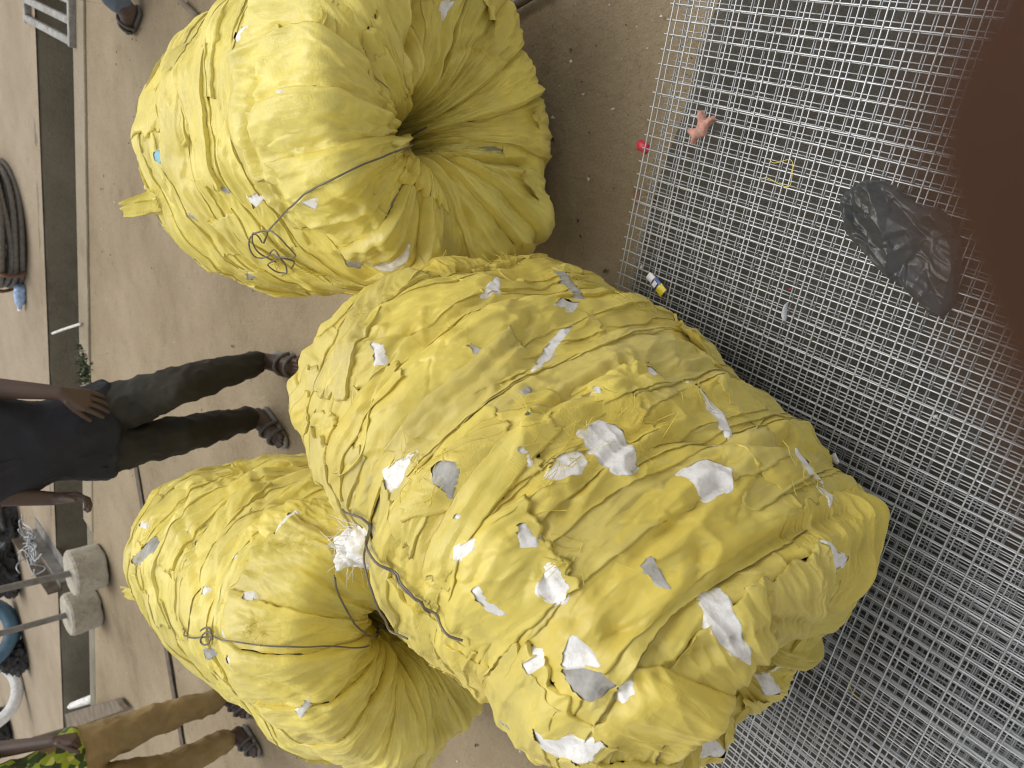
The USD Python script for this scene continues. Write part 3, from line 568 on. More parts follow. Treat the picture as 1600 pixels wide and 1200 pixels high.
B2.wire(z5([(770,270),(850,335),(960,450),(1080,590),(1220,730)]), .0022); B2.wire(z5([(800,290),(900,380),(1040,540),(1110,625)]), .0018, .008)
B2.wire(z5([(830,380),(930,480),(975,570),(1000,640),(1060,690)]), .002, .008)
B2.threads([(850, 760), (905, 705), (700, 745), (1262, 752), (830, 660), (1000, 470), (800, 415), (690, 500), (560, 480), (1000, 650), (900, 850), (1100, 620), (640, 700)], 16, .035, .022)

# the bundle behind on the right, its hole facing the viewer
B1 = Bundle([.751, 1.758, 1.378, .419, .949, .042, -.038, .024, .036, .021, -.005, 1.7, 0, -.054, .086], .004, .0046, .05, GROUND,
    'lemon yellow sack wrapped bundle with its dark round hole in full view', YEL['lemon'], 22)
z4 = lambda p: S(p, 2.2857, 200, 0)
r = B1.r
for v in np.arange(-.50, .62, .10):
    u = r.uniform(0, B1.circ); left = B1.circ
    while left > 0:
        ln = r.uniform(.7, 1.2); B1.strip(u, v + r.normal(0, .012), r.normal(0, .04), ln + .12, r.uniform(.14, .18), 'circ'); u += ln; left -= ln
for i in range(16): B1.strip(r.uniform(.15, .85) * B1.circ, r.uniform(-.1, .5), r.normal(0, .09), r.uniform(.2, .6), r.uniform(.08, .16), 'sheet')
for i in range(15): B1.strip((i + r.uniform(-.25, .25)) * B1.circ / 15, -B1.per / 2 + .02, math.pi / 2 + r.normal(0, .05), B1.per / 2 - .32 + r.uniform(-.05, .1), B1.circ / 15 * 1.6, 'radial')
for i in range(13): B1.strip((i + r.uniform(-.2, .2)) * B1.circ / 13, .45, math.pi / 2 + r.normal(0, .05), B1.per / 2 - .47, B1.circ / 13 * 1.5, 'sheet', ds=.012)
B1.pinch(13, .06, .15, .006, .013, ((.1, .95), (-.75, .5)))
for i in range(8): B1.strip(r.uniform(.2, .8) * B1.circ, -B1.per / 2 + .02 + r.uniform(.1, .2), math.pi / 2 + r.normal(0, .08), r.uniform(.3, .5), r.uniform(.10, .16), 'radial')
for pts, d, w in ((z4([(1010,260),(1035,110),(1060,10)]), .05, .026), (z4([(1120,560),(1290,565),(1440,580)]), .03, .012), (z4([(1100,260),(1150,200),(1380,225)]), .014, .012), (z4([(470,250),(455,400),(480,600),(560,760)]), .014, .01),
    (z4([(1000,590),(1060,700),(1040,900)]), .016, .012), (z4([(860,150),(930,300),(950,450)]), .012, .014), (z4([(1130,600),(1230,750),(1260,940)]), .012, .01), (z4([(700,660),(830,760),(900,960)]), .010, .01), (z4([(160,560),(260,800),(420,960)]), .008, .008)): B1.crease(pts, d, w)
for p, m in ((z4([(365,130),(410,95),(425,95),(390,140)]), W), (z4([(410,720),(440,700),(470,715),(440,750)]), W), (z4([(640,710),(700,700),(680,735)]), W), (z4([(750,930),(790,920),(830,960),(810,985),(770,970)]), G), (z4([(860,970),(940,960),(1005,880),(990,930),(940,985),(880,985)]), W),
    (z4([(1140,14),(1175,4),(1145,60)]), W), (z4([(180,780),(215,790),(235,820),(200,800)]), G), (z4([(330,680),(355,682),(345,692)]), G), (z4([(560,340),(600,350),(575,355)]), W), (z4([(415,995),(445,1000),(440,1020),(415,1020)]), G), (z4([(75,545),(95,550),(95,585),(82,580)]), M['blue_bit'])): B1.patch(p, m, 'torn_patch')
B1.build()
B1.wire(z4([(1075,455),(1000,505),(930,540),(820,590),(700,650),(580,740),(510,810),(482,870)]), .0022)
B1.wire([(p[0], p[1], z) for p, z in zip(z4([(482,865),(460,830),(475,885),(540,890),(612,872),(560,825),(500,812),(470,818),(480,880),(530,930)]), (0,.01,.02,.015,.03,.03,.025,.02,.01,0))], .002, .012)
B1.wire([(p[0], p[1], z) for p, z in zip(z4([(510,905),(545,900),(575,935),(545,950),(520,930),(560,915),(585,960)]), (0,.01,.02,.015,.02,.01,0))], .002, .010)
B1.threads(z4([(1080,955),(1090,965),(1075,970),(640,985),(700,990),(60,720),(90,740),(520,940),(1370,930)]), 24, .03, .010)

for pix, a, ln, w, up in (((236, 316), math.pi / 2, .05, .035, .085), ((240, 330), 2.2, .04, .03, .05), ((846, 186), -1.2, .05, .04, .03), ((838, 288), -1.9, .06, .05, .035), ((770, 14), -1.5, .05, .05, .03), ((808, 405), -1.6, .05, .04, .03)): B1.flap(pix, a, ln, w, up, YEL['lemon'][0])
# the bundle behind on the left
B3 = Bundle([-.519, 2.481, 1.399, .44, 1.335, -.041, -.061, .001, .007, -.079, -.002, .63, .004, .028, .003], .006, .0052, .032, GROUND,
    'lemon yellow sack wrapped bundle half hidden behind the large mustard bundle', YEL['lemon'], 23)
r = B3.r
for v in np.arange(-.72, .80, .11):
    u = r.uniform(0, B3.circ); left = B3.circ
    while left > 0:
        ln = r.uniform(.7, 1.2); B3.strip(u, v + r.normal(0, .012), r.normal(0, .05), ln + .12, r.uniform(.15, .19), 'circ'); u += ln; left -= ln
B3.pinch(13, .06, .15, .006, .013, ((.1, .95), (-.8, .6)))
for i in range(24): B3.strip(r.uniform(.15, .85) * B3.circ, r.uniform(-.4, .7), r.normal(0, .08), r.uniform(.3, .7), r.uniform(.07, .13), 'circ')
for i in range(15): B3.strip((i + r.uniform(-.25, .25)) * B3.circ / 15, -B3.per / 2 + .02, math.pi / 2 + r.normal(0, .05), B3.per / 2 - .50 + r.uniform(-.08, .1), B3.circ / 15 * 1.6, 'radial')
for i in range(13): B3.strip((i + r.uniform(-.2, .2)) * B3.circ / 13, .60, math.pi / 2 + r.normal(0, .05), B3.per / 2 - .62, B3.circ / 13 * 1.5, 'sheet', ds=.012)
for pts, d, w in ((z5([(200,180),(205,380),(260,620)]), .012, .012), (z5([(430,110),(480,250),(490,430)]), .01, .01), (z5([(440,840),(560,900),(700,1000)]), .01, .012), (z5([(300,140),(330,320),(300,560)]), .008, .01), (z5([(960,700),(900,850),(880,1000)]), .01, .012)): B3.crease(pts, d, w)
for p, m in ((z5([(615,985),(665,940),(675,955),(625,1005)]), W), (z5([(415,570),(440,565),(460,590),(420,595)]), W), (z5([(260,550),(280,535),(285,555),(265,575)]), W), (z5([(345,685),(370,690),(372,710),(350,710)]), W), (z5([(395,770),(412,775),(410,800),(395,800)]), W), (z5([(203,363),(226,360),(226,379)]), W), (z5([(373,432),(398,424),(393,442)]), W),
    (z5([(15,450),(40,400),(80,350),(100,390),(60,440),(30,470)]), G), (z5([(520,360),(550,310),(605,265),(612,278),(565,322)]), W), (z5([(44,300),(60,320),(45,330)]), W), (z5([(280,770),(320,760),(335,790),(300,800)]), G)): B3.patch(p, m, 'torn_patch')
B3.build()
for pix, a, ln, w, up in (((380, 732), 1.2, .05, .04, .03), ((215, 930), 2.0, .05, .04, .03)): B3.flap(pix, a, ln, w, up, YEL['lemon'][2])
B3.wire(z5([(190,700),(300,715),(400,735),(520,757),(700,762),(870,760)]), .0022); B3.wire(z5([(742,500),(755,570),(790,640),(840,695),(920,697),(990,678)]), .0025, .010)
B3.wire(z5([(285,700),(320,710),(315,740),(290,735),(300,705),(325,730)]), .0025, .010)
B3.threads(z5([(450,690),(455,700),(205,360),(60,330),(30,460),(640,400),(560,380)]), 16, .025, .012)

# frayed white tuft hanging at the far edge of the near bundle
def tuft(B, cx, cy, name):
    r = np.random.default_rng(4); ms = []
    c0 = B.uv(cx, cy); base = B.point(*[np.array([x]) for x in c0], np.array([.02]))[0]
    for k in range(9):
        ctr = base + V3(*(r.normal(0, .022, 3))) + V3(0, 0, .005); m = trimesh.creation.icosphere(3, .028 * r.uniform(.6, 1.2)); v = m.vertices * V3(*r.uniform(.6, 1.4, 3))
        v = v + m.vertex_normals * ((meshkit.fbm(v * 60 + k * 9, 3, k)[:, None] - .5) * .03); ms.append((v + ctr, m.faces))
    p = obj(name, B.loc(join(ms)), M['white'], B.t, smooth=40); fs = []
    for _ in range(160):
        d = V3(*r.normal(0, 1, 3)); d /= np.linalg.norm(d); l = r.uniform(.03, .07); t = np.linspace(0, 1, 5)[:, None]
        fs.append(tube(base + V3(*r.normal(0, .02, 3)) + d * l * t + V3(*r.normal(0, .012, 3)) * t ** 2, .0006, 3, caps=False))
    tag(obj('white_fibres', B.loc(join(fs)), M['white'], B.t, smooth=True), kind='stuff')
tuft(B2, 533, 868, 'frayed_tuft')
# ------------------------------------------------------------------ people
ICO = trimesh.creation.icosphere(2).vertices
def bone(p0, r0, p1, r1): return m3.Manifold.hull_points(np.vstack([ICO * r0 + p0, ICO * r1 + p1]))
def hullpts(balls): return m3.Manifold.hull_points(np.vstack([ICO * np.asarray(r, float) + np.asarray(p, float) for p, r in balls]))
def fuse(parts, res=.012, it=10, wr=None):
    m = m3.Manifold.batch_boolean(parts, m3.OpType.Add).refine_to_length(res).to_mesh()
    t = trimesh.Trimesh(m.vert_properties[:, :3].astype(float), m.tri_verts, process=True); trimesh.smoothing.filter_taubin(t, iterations=it)
    if wr:
        a, sc, an = wr; p = t.vertices * V3(sc, sc, sc * an)
        t.vertices = t.vertices + t.vertex_normals * (a * (ridge(meshkit.noise(p, 3)) ** 1.6 + .5 * ridge(meshkit.noise(p * 2.1 + 5, 4)) ** 2 - .6))[:, None]
    return t
def unit(v): v = np.asarray(v, float); return v / (np.linalg.norm(v) + 1e-12)
def hand_parts(wrist, d, thumb, size=.185, curl=.5, spread=.10, thumb_out=.7):
    d = unit(d); thumb = unit(thumb - d * (np.asarray(thumb) @ d)); nrm = np.cross(d, thumb)     # fingers curl towards nrm
    k = size / .185; out = []; kn = []
    for i, off in enumerate((.033, .011, -.011, -.031)): kn.append(wrist + d * (.092 - .005 * abs(i - 1)) * k + thumb * off * k)
    out.append(hullpts([(wrist, .023 * k)] + [(q, .0125 * k) for q in kn] + [(wrist + d * .04 * k + thumb * .026 * k + nrm * .006 * k, .016 * k)]))
    for i, (q, L) in enumerate(zip(kn, (.072, .080, .074, .058))):
        a = 0; p = q; r = .0098 * k
        for j, fr in enumerate((.45, .31, .24)):
            a += curl * (.55, .9, .6)[j] * (1 + .12 * i); dd = unit(d * math.cos(a) + nrm * math.sin(a) + thumb * (spread * (1.5 - i) * .6)); p2 = p + dd * L * fr * k
            out.append(bone(p, r, p2, r * .9)); p, r = p2, r * .9
    p = wrist + d * .028 * k + thumb * .026 * k; dd = unit(d * .75 + thumb * thumb_out + nrm * .3)
    for L, r in ((.042, .0135), (.034, .0112), (.027, .0098)):
        p2 = p + dd * L * k; out.append(bone(p, r * k, p2, r * .9 * k)); p = p2; dd = unit(dd + d * .35 + nrm * .15)
    return out
def sandal(t, L, heel, toe, m, strap):
    d = toe - heel; d[2] = 0; ln = np.linalg.norm(d); d /= ln; sd_ = V3(d[1], -d[0], 0); sole = []
    for f, w in ((-.08, .028), (.1, .034), (.45, .034), (.75, .046), (1.0, .036), (1.1, .02)):
        for q in (-1, 1):
            for z in (.002, .020): sole.append(heel * V3(1, 1, 0) + d * ln * f + sd_ * w * q + V3(0, 0, z))
    obj('sandal_sole', L(fuse([m3.Manifold.hull_points(np.array(sole))], .02, 3)), m, t, smooth=40)
    for f, zt in ((.55, .075), (.78, .058)):
        a = np.linspace(0, np.pi, 9); c = heel * V3(1, 1, 0) + d * ln * f
        obj('sandal_strap', L(tube([c + sd_ * math.cos(x) * .050 + V3(0, 0, .012 + zt * math.sin(x)) for x in a], .008, 6)), strap, t, smooth=True)
def person(label, j, shirt, trousers, shoe, strap, group=None, sleeve=.5, baggy=1.0, hem=None):
    base = (j['ankle'][0] + j['ankle'][1]) / 2 * V3(1, 1, 0); t = thing('person', label, 'person', base, group); L = At(base); P = []
    pel = (j['hip'][0] + j['hip'][1]) / 2; sho = (j['shoulder'][0] + j['shoulder'][1]) / 2; upv = unit(sho - pel); side = unit(j['hip'][1] - j['hip'][0]); fw = j['face']
    neck = sho + upv * .07; head = neck + upv * .12 + fw * .02
    P.append(hullpts([(j['hip'][0], .085), (j['hip'][1], .085), (pel + upv * .2, (.13, .09, .1))])); P.append(hullpts([(pel + upv * .15, (.13, .09, .1)), (sho - upv * .06, (.15, .095, .09)), (j['shoulder'][0], .05), (j['shoulder'][1], .05)]))
    P.append(bone(sho, .06, neck + upv * .05, .052))
    hd = [hullpts([(head + upv * .03, (.076, .09, .09)), (head - upv * .06 + fw * .035, .048), (head - upv * .085 + fw * .05, .03)])]
    hd.append(bone(head + fw * .085 + upv * .012, .008, head + fw * .105 - upv * .022, .015)); sd2 = unit(np.cross(upv, fw))
    for q in (-1, 1): hd.append(hullpts([(head + sd2 * q * .078 - upv * .005 - fw * .005, (.012, .016, .028))]))
    hd.append(bone(head + fw * .082 - upv * .052 - sd2 * .018, .008, head + fw * .082 - upv * .052 + sd2 * .018, .008)); P += hd
    for k in range(2):
        P.append(bone(j['hip'][k], .082, j['knee'][k], .056)); P.append(bone(j['knee'][k], .054, j['ankle'][k], .036))
        hl, to = j['ankle'][k] * V3(1, 1, 0) + V3(0, 0, .045), j['toe'][k]; dd = unit((to - hl) * V3(1, 1, 0)); sx = V3(dd[1], -dd[0], 0)
        P.append(hullpts([(j['ankle'][k], .034), (hl - dd * .02, .026), (hl + (to - hl) * .7 + sx * .02, .022), (hl + (to - hl) * .7 - sx * .02, .022)]))
        for i in range(5): o = (-.034 + .017 * i); P.append(bone(hl + (to - hl) * .72 + sx * o * .9, .011, to + sx * o - dd * abs(o) * .5, .009 if i else .012))
        P.append(bone(j['shoulder'][k], .052, j['elbow'][k], .040)); P.append(bone(j['elbow'][k], .040, j['wrist'][k], .026)); P += hand_parts(j['wrist'][k], *j['hand'][k])
    obj('body', L(fuse(P, .010, 8)), M['skin'], t, smooth=True)
    obj('hair', L(fuse([hullpts([(head + upv * .045 - fw * .012, (.080, .088, .085)), (head + upv * .0 - fw * .035, (.074, .06, .06))])], .015, 4)), M['hair'], t, smooth=True)
    for q in (-1, 1): obj('eye', L((ICO * .011 + head + fw * .078 + sd2 * q * .031 + upv * .012, trimesh.creation.icosphere(2).faces)), M['eye'], t, smooth=True)
    T = []
    T.append(hullpts([(j['hip'][0] + upv * .10, .095 * baggy), (j['hip'][1] + upv * .10, .095 * baggy), (j['hip'][0], .112 * baggy), (j['hip'][1], .112 * baggy)]))
    for k in range(2):
        an = j['ankle'][k] + (j['knee'][k] - j['ankle'][k]) * .12
        T.append(bone(j['hip'][k], .115 * baggy, j['knee'][k], .080 * baggy)); T.append(bone(j['knee'][k], .080 * baggy, an, .058 * baggy))
    obj('trousers', L(fuse(T, .014, 9, (.016, 13, .8))), trousers, t, smooth=True)
    S_ = [hullpts([(j['hip'][0] + upv * .015, (.118, .12, .05)), (j['hip'][1] + upv * .015, (.118, .12, .05)), (pel + upv * .25, (.15, .12, .1))]),
          hullpts([(pel + upv * .2, (.15, .12, .1)), (sho - upv * .08, (.17, .12, .09)), (j['shoulder'][0], .068), (j['shoulder'][1], .068)])]
    for k in range(2): S_.append(bone(j['shoulder'][k], .072, j['shoulder'][k] + (j['elbow'][k] - j['shoulder'][k]) * sleeve, .066))
    obj('shirt', L(fuse(S_, .014, 8, (.016, 11, .6))), shirt, t, smooth=True)
    for k in range(2): sandal(t, L, j['ankle'][k] * V3(1, 1, 0) - unit((j['toe'][k] - j['ankle'][k]) * V3(1, 1, 0)) * .02, j['toe'][k] * V3(1, 1, 0), shoe, strap)
    return t
def vpx(x, y, yw): return aty(x, y, yw)
# the man in dark clothes
fA, fB = at(412, 564, .075), at(396, 652, .075)
pel = aty(165, 668, 3.42)
j = dict(ankle=[fA, fB], toe=[at(468, 578, .025), at(440, 694, .025)], knee=[aty(281, 603, fA[1] - .07), aty(292, 678, fB[1] - .07)], hip=[aty(172, 640, 3.42), aty(166, 702, 3.46)], face=unit(V3(.05, -1, 0)))
up_ = V3(0, 0, 1); sc = (j['hip'][0] + j['hip'][1]) / 2
j['shoulder'] = [sc + V3(.175, .03, .56), sc + V3(-.185, .05, .55)]
wA, wB = aty(96, 614, 3.24), aty(84, 779, 3.40)
j['wrist'] = [wA, wB]; j['elbow'] = [aty(-14, 606, 3.38), aty(-24, 775, 3.46)]
j['hand'] = [(aty(187, 640, 3.20) - wA, aty(140, 700, 3.18) - aty(140, 640, 3.2), .19, .25, .10, .35), (aty(165, 772, 3.30) - wB, V3(.2, -1, .1), .19, .75, .1, .8)]
person('man in navy shirt and dark olive trousers standing between the two rear yellow bundles', j, M['navy'], M['darktrouser'], M['sandal'], M['darkshoe'], baggy=.88)
# the man in khaki trousers at the corner of the frame
fA, fB = at(352, 1090, .075), at(366, 1150, .075); yA, yB = fA[1], fB[1]
j = dict(ankle=[fA, fB], toe=[at(382, 1120, .025), at(400, 1180, .025)], knee=[aty(232, 1128, yA - .03), aty(258, 1205, yB - .03)], face=unit(V3(.5, -1, 0)))
hc = aty(128, 1205, (yA + yB) / 2); j['hip'] = [hc + V3(.10, 0, 0), hc + V3(-.10, .02, 0)]
j['shoulder'] = [hc + V3(.19, .02, .54), hc + V3(-.19, .05, .54)]; w1 = aty(84, 1158, yA - .15)
j['wrist'] = [w1, hc + V3(-.30, -.10, -.02)]; j['elbow'] = [aty(-4, 1172, yA + .08), hc + V3(-.26, .06, .24)]
j['hand'] = [(aty(120, 1154, yA - .2) - w1, V3(0, -.2, 1), .185, 1.5, .02, .3), (V3(0, -.1, -1), V3(.3, -1, 0), .185, .4, .1, .5)]
person('man in khaki trousers and leaf print shirt, cut by the corner below the concrete bases', j, M['pattern'], M['khaki'], M['sandal'], M['darkshoe'], baggy=.95)
# a passer-by of whom one foot shows
f0 = at(194, 16, .075); f1 = f0 + V3(.38, .28, .0)
j = dict(ankle=[f0, f1], toe=[at(196, 44, .025), f1 + V3(-.02, -.20, -.05)], knee=[aty(128, -75, f0[1]), f1 + V3(.02, -.05, .38)], face=unit(V3(-.2, -1, 0)))
hc = (f0 + f1) / 2 * V3(1, 1, 0) + V3(.02, .02, .86); j['hip'] = [hc + V3(-.09, -.02, 0), hc + V3(.09, .04, 0)]; j['shoulder'] = [hc + V3(-.18, -.02, .53), hc + V3(.18, .06, .53)]
j['elbow'] = [hc + V3(-.22, .05, .25), hc + V3(.25, .10, .25)]; j['wrist'] = [hc + V3(-.20, -.10, .03), hc + V3(.28, -.02, .02)]
j['hand'] = [(V3(0, -.3, -1), V3(.2, -1, 0), .185, .4, .1, .5), (V3(0, -.3, -1), V3(-.2, -1, 0), .185, .4, .1, .5)]
person('passer-by in grey blue trousers of whom only one shoe shows beyond the drain grate', j, M['white'], M['bluetrouser'], M['darkshoe'], M['darkshoe'], baggy=.9)

# the photographer's own hand, one fingertip close before the lens
cp = lambda x, y, z: EYE + CX * x + CY * y + FWD * z
def own_hand():
    P = []; c1 = V3(.0202, .0078, .0220)
    ch = [c1, c1 + V3(.0108, -.0215, .0022), V3(.0430, -.0400, .0270), V3(.0620, -.0820, .0260)]
    for (a, ra), (b, rb) in zip(zip(ch[:-1], (.0080, .0087, .0096)), zip(ch[1:], (.0087, .0096, .0115))): P.append(bone(cp(*a), ra, cp(*b), rb))
    kn = [ch[3]]
    for i in range(1, 4):
        k0 = ch[3] + V3(.021 * i, -.004 * i - .003 * i * i, -.008 * i); kn.append(k0); L = (.043, .040, .032)[i - 1]
        a = k0 + V3(-.008, L * .9, .012); b = a + V3(-.004, .010, -.024); c = b + V3(.002, -.012, -.016)
        for p_, r_, q_, s_ in ((k0, .0112, a, .0096), (a, .0096, b, .0086), (b, .0086, c, .0078)): P.append(bone(cp(*p_), r_, cp(*q_), s_))
    wr = V3(.100, -.165, -.010); P.append(hullpts([(cp(*wr), .026)] + [(cp(*q), .0125) for q in kn] + [(cp(.066, -.125, .012), .02)]))
    th = [V3(.070, -.128, .010), V3(.040, -.105, -.012), V3(.030, -.078, -.024), V3(.034, -.055, -.028)]
    for a, b, r in zip(th[:-1], th[1:], (.015, .0118, .0105)): P.append(bone(cp(*a), r, cp(*b), r * .9))
    P.append(bone(cp(*wr), .026, cp(.17, -.30, -.10), .038)); P.append(bone(cp(.17, -.30, -.10), .038, cp(.20, -.36, -.16), .044))
    loc0 = cp(.1, -.165, -.01); t = thing('photographer_hand', 'dark brown fingertip of the person taking the picture, blurred across the edge of the mesh', 'hand', loc0)
    L = At(loc0); obj('hand', L(fuse(P, .003, 8)), M['finger'], t, smooth=True)
    n0 = c1 + V3(.0030, .0005, -.0062)
    obj('finger_nail', L(fuse([hullpts([(cp(*n0), (.004, .004, .0018)), (cp(*(n0 + V3(.0030, -.0085, .0006))), (.005, .005, .0018))])], .0015, 3)), M['nail'], t, smooth=True)
own_hand()

# ------------------------------------------------------------------ things lying about
def crumple(name, label, cat, pix, m, onmesh=True, lift=.002, ht=.02, cell=.004, seed=0, fold=18, edgew=.02, z=0.0):
    pts = np.array([mesh_at(x, y, lift) if onmesh else at(x, y, z) for x, y in pix]); c = pts.mean(0)
    A, B, Nn = (MA, MB, MN) if onmesh else (V3(1, 0, 0), V3(0, 1, 0), V3(0, 0, 1))
    poly = np.stack([(pts - c) @ A, (pts - c) @ B], 1); lo, hi = poly.min(0) - cell, poly.max(0) + cell
    U, V = np.meshgrid(np.arange(lo[0], hi[0], cell), np.arange(lo[1], hi[1], cell), indexing='ij')
    q = np.stack([U.ravel(), V.ravel()], 1); sd_, nr = Bundle.sdist(q, poly); sn = np.abs(sd_) < cell * .55; q[sn] = nr[sn]; sd_[sn] = 0
    ev = np.linalg.eigh(np.cov(poly.T))[1][:, 1]; ss, tt = q @ ev, q @ V3(-ev[1], ev[0], 0)[:2]; uu, vv = ss + seed, tt + seed * .7
    dome = np.sqrt(np.clip(-sd_ / (edgew * (.35 + 1.5 * N3(uu, vv, 32, seed + 3))), 0, 1)); h = lift * 0 + dome * ht * (.45 + .5 * N3(uu, vv, 9, seed)) + np.clip(dome * 3, .15, 1) * ht * (.62 * fac(1, uu * .45 + .5, vv * .8 + .5) * 2 + .16 * fac(2, uu + .5, vv + .5) * 2 + .26 * (ridge(N3(uu * .22, vv + .02 * N3(uu, vv, 20, 4), fold * 2.6, seed)) ** 2.2) + .10 * ridge(N3(uu * .3 + vv * .3, vv - uu * .4, fold * 5, seed + 1)) ** 2)
    h = np.maximum(h, .0005); F = grid_faces(*U.shape); F = F[(sd_[F] <= 0).all(1)]; used, inv = np.unique(F, return_inverse=True); F = inv.reshape(-1, 3)
    topv = q[used, 0:1] * A + q[used, 1:2] * B + h[used][:, None] * Nn; bot = q[used, 0:1] * A + q[used, 1:2] * B - .0004 * Nn + 0 * topv
    e = np.sort(np.vstack([F[:, [0, 1]], F[:, [1, 2]], F[:, [2, 0]]]), 1); ue, cnt = np.unique(e, axis=0, return_counts=True); k = len(used)
    rim = ue[cnt == 1]; W_ = np.vstack([np.c_[rim[:, 0], rim[:, 1], rim[:, 1] + k], np.c_[rim[:, 0], rim[:, 1] + k, rim[:, 0] + k]])
    tm = trimesh.Trimesh(np.vstack([topv, bot]) + c, np.vstack([F, F[:, ::-1] + k, W_]), process=False); trimesh.repair.fix_normals(tm)
    return tag(obj(name, tm, m, smooth=50), label, cat)
b4 = lambda p: S(p, 4, 1280, 250)
crumple('plastic_bag', 'crumpled black plastic bag lying on the wire mesh', 'bag', b4([(140,290),(195,180),(290,125),(410,128),(500,180),(560,240),(640,285),(760,300),(860,400),(900,560),(880,760),(850,900),(780,985),(700,950),(650,890),(590,830),(480,760),(390,670),(300,585),(210,500),(160,440)]), M['bag'], ht=.026, cell=.0018, seed=1, edgew=.012, fold=13, lift=.003)
zA = lambda p: S(p, 4, 940, 0)
crumple('paper_scrap', 'crumpled pink paper scrap lying on the mesh near its edge', 'litter', zA([(610,690),(640,690),(650,745),(700,722),(718,745),(665,800),(655,850),(600,868),(588,905),(560,900),(570,860),(543,830),(550,803),(593,800),(608,760)]), M['pink'], ht=.012, cell=.002, seed=2, edgew=.008, lift=.002)
crumple('film_scrap', 'bright red plastic scrap under the outer wires of the mesh', 'litter', zA([(230,880),(255,872),(280,890),(300,905),(298,950),(270,968),(250,945),(228,940)]), M['red'], ht=.008, cell=.0025, seed=3, edgew=.006, lift=-.03)
crumple('film_scrap', 'small red film shred seen through the middle of the mesh', 'litter', S([(655,0),(690,5),(700,20),(670,25)], 8, 1150, 450), M['red'], ht=.004, cell=.0015, seed=4, edgew=.004, lift=-.02)
crumple('film_scrap', 'grey clear film shred stuck on the wires near the big bundle', 'litter', S([(600,210),(660,165),(640,260),(625,420),(590,410),(570,350)], 8, 1150, 450), M['film'], ht=.006, cell=.002, seed=5, edgew=.005)
crumple('paper_scrap', 'small white scrap on the mesh touching the flank of the big bundle', 'litter', [(1296,712),(1305,707),(1312,722),(1308,726),(1300,722)], M['white'], ht=.008, cell=.0015, seed=6, edgew=.005)
crumple('film_scrap', 'pale crinkled film shred under the mesh, right of the bag', 'litter', S([(450,390),(520,380),(530,430),(470,445)], 8, 1400, 600), M['film'], ht=.006, cell=.0015, seed=7, edgew=.004, lift=-.02)
crumple('leaf_scrap', 'brown leaf scrap on the ground below the edge of the mesh', 'litter', S([(215,60),(255,70),(250,170),(215,175)], 4.286, 940, 280), M['strap'], ht=.006, cell=.003, seed=8, edgew=.006, lift=-.045)
def sachet():
    P = [mesh_at(1014, 430, .004), mesh_at(1022, 438, .004), mesh_at(1030, 448, .004), mesh_at(1038, 459, .004)]
    w = unit(np.cross(MN, P[3] - P[0])) * .0125; t = thing('empty_sachet', 'small blue and yellow sachet with white end lying on the mesh corner', 'sachet', P[1]); L = At(P[1])
    r = np.random.default_rng(3)
    for nm, a, b, m in (('white_end', P[0], P[1], 'sach_w'), ('blue_panel', P[1], P[2], 'sach_b'), ('yellow_panel', P[2], P[3], 'sach_y')):
        U, V = np.meshgrid(np.linspace(0, 1, 9), np.linspace(-1, 1, 9), indexing='ij'); wv = w * (.8 if nm == 'white_end' else 1)
        Q = a + (b - a) * U[..., None] + wv * V[..., None] + MN * (.003 + .004 * (1 - V ** 2) + .004 * (N3(U + r.uniform(0, 9), V, 2.2, 3) - .5))[..., None]
        obj(nm, L((np.vstack([Q.reshape(-1, 3), Q.reshape(-1, 3) - MN * .0015]), np.vstack([grid_faces(9, 9), grid_faces(9, 9)[:, ::-1] + 81]))), M[m], t, smooth=True)
    U, V = np.meshgrid(np.linspace(.25, .8, 6), np.linspace(-.6, .6, 6), indexing='ij'); Q = P[1] + (P[2] - P[1]) * U[..., None] + w * V[..., None] + MN * (.0088 + 0 * U)[..., None]
    obj('white_print', L((Q.reshape(-1, 3), grid_faces(6, 6))), M['sach_w'], t, smooth=True)
sachet()
tag(obj('yellow_string', tube(spline([mesh_at(x, y, .003) for x, y in ((1203, 249), (1222, 252), (1236, 250), (1238, 270), (1233, 291), (1215, 286), (1190, 281))], 40), .0007, 5), M['thread'], smooth=True), 'thin yellow string curled loose on top of the mesh', 'string')
tag(obj('yellow_string', tube(spline([mesh_at(x, y, .003) for x, y in ((1326, 1066), (1330, 1078), (1338, 1088), (1345, 1092))], 20), .0008, 5), M['thread'], smooth=True), 'short yellow thread on the dense mesh below the big bundle', 'string')

def dark_ground():  # flat dark grey sheet with a wavy rim, spanning the ground under the mesh
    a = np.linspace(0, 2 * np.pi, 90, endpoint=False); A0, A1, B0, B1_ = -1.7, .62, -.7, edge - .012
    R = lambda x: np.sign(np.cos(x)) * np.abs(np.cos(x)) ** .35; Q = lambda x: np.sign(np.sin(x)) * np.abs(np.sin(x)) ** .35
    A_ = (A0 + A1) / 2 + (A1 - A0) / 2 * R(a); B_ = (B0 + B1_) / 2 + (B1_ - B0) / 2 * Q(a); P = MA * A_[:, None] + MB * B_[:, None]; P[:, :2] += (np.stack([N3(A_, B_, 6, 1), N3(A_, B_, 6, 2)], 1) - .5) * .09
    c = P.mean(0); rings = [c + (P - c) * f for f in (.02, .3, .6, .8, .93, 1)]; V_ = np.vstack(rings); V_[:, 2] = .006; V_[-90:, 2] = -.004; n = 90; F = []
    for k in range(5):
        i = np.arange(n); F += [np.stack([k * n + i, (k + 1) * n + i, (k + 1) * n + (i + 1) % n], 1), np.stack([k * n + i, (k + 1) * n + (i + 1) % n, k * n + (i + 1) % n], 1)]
    kind(obj('dark_ground_patch', (V_, np.vstack(F + [np.stack([np.zeros(n - 2, int), np.arange(1, n - 1), np.arange(2, n)], 1)])), M['dark_ground'], smooth=True))
dark_ground()
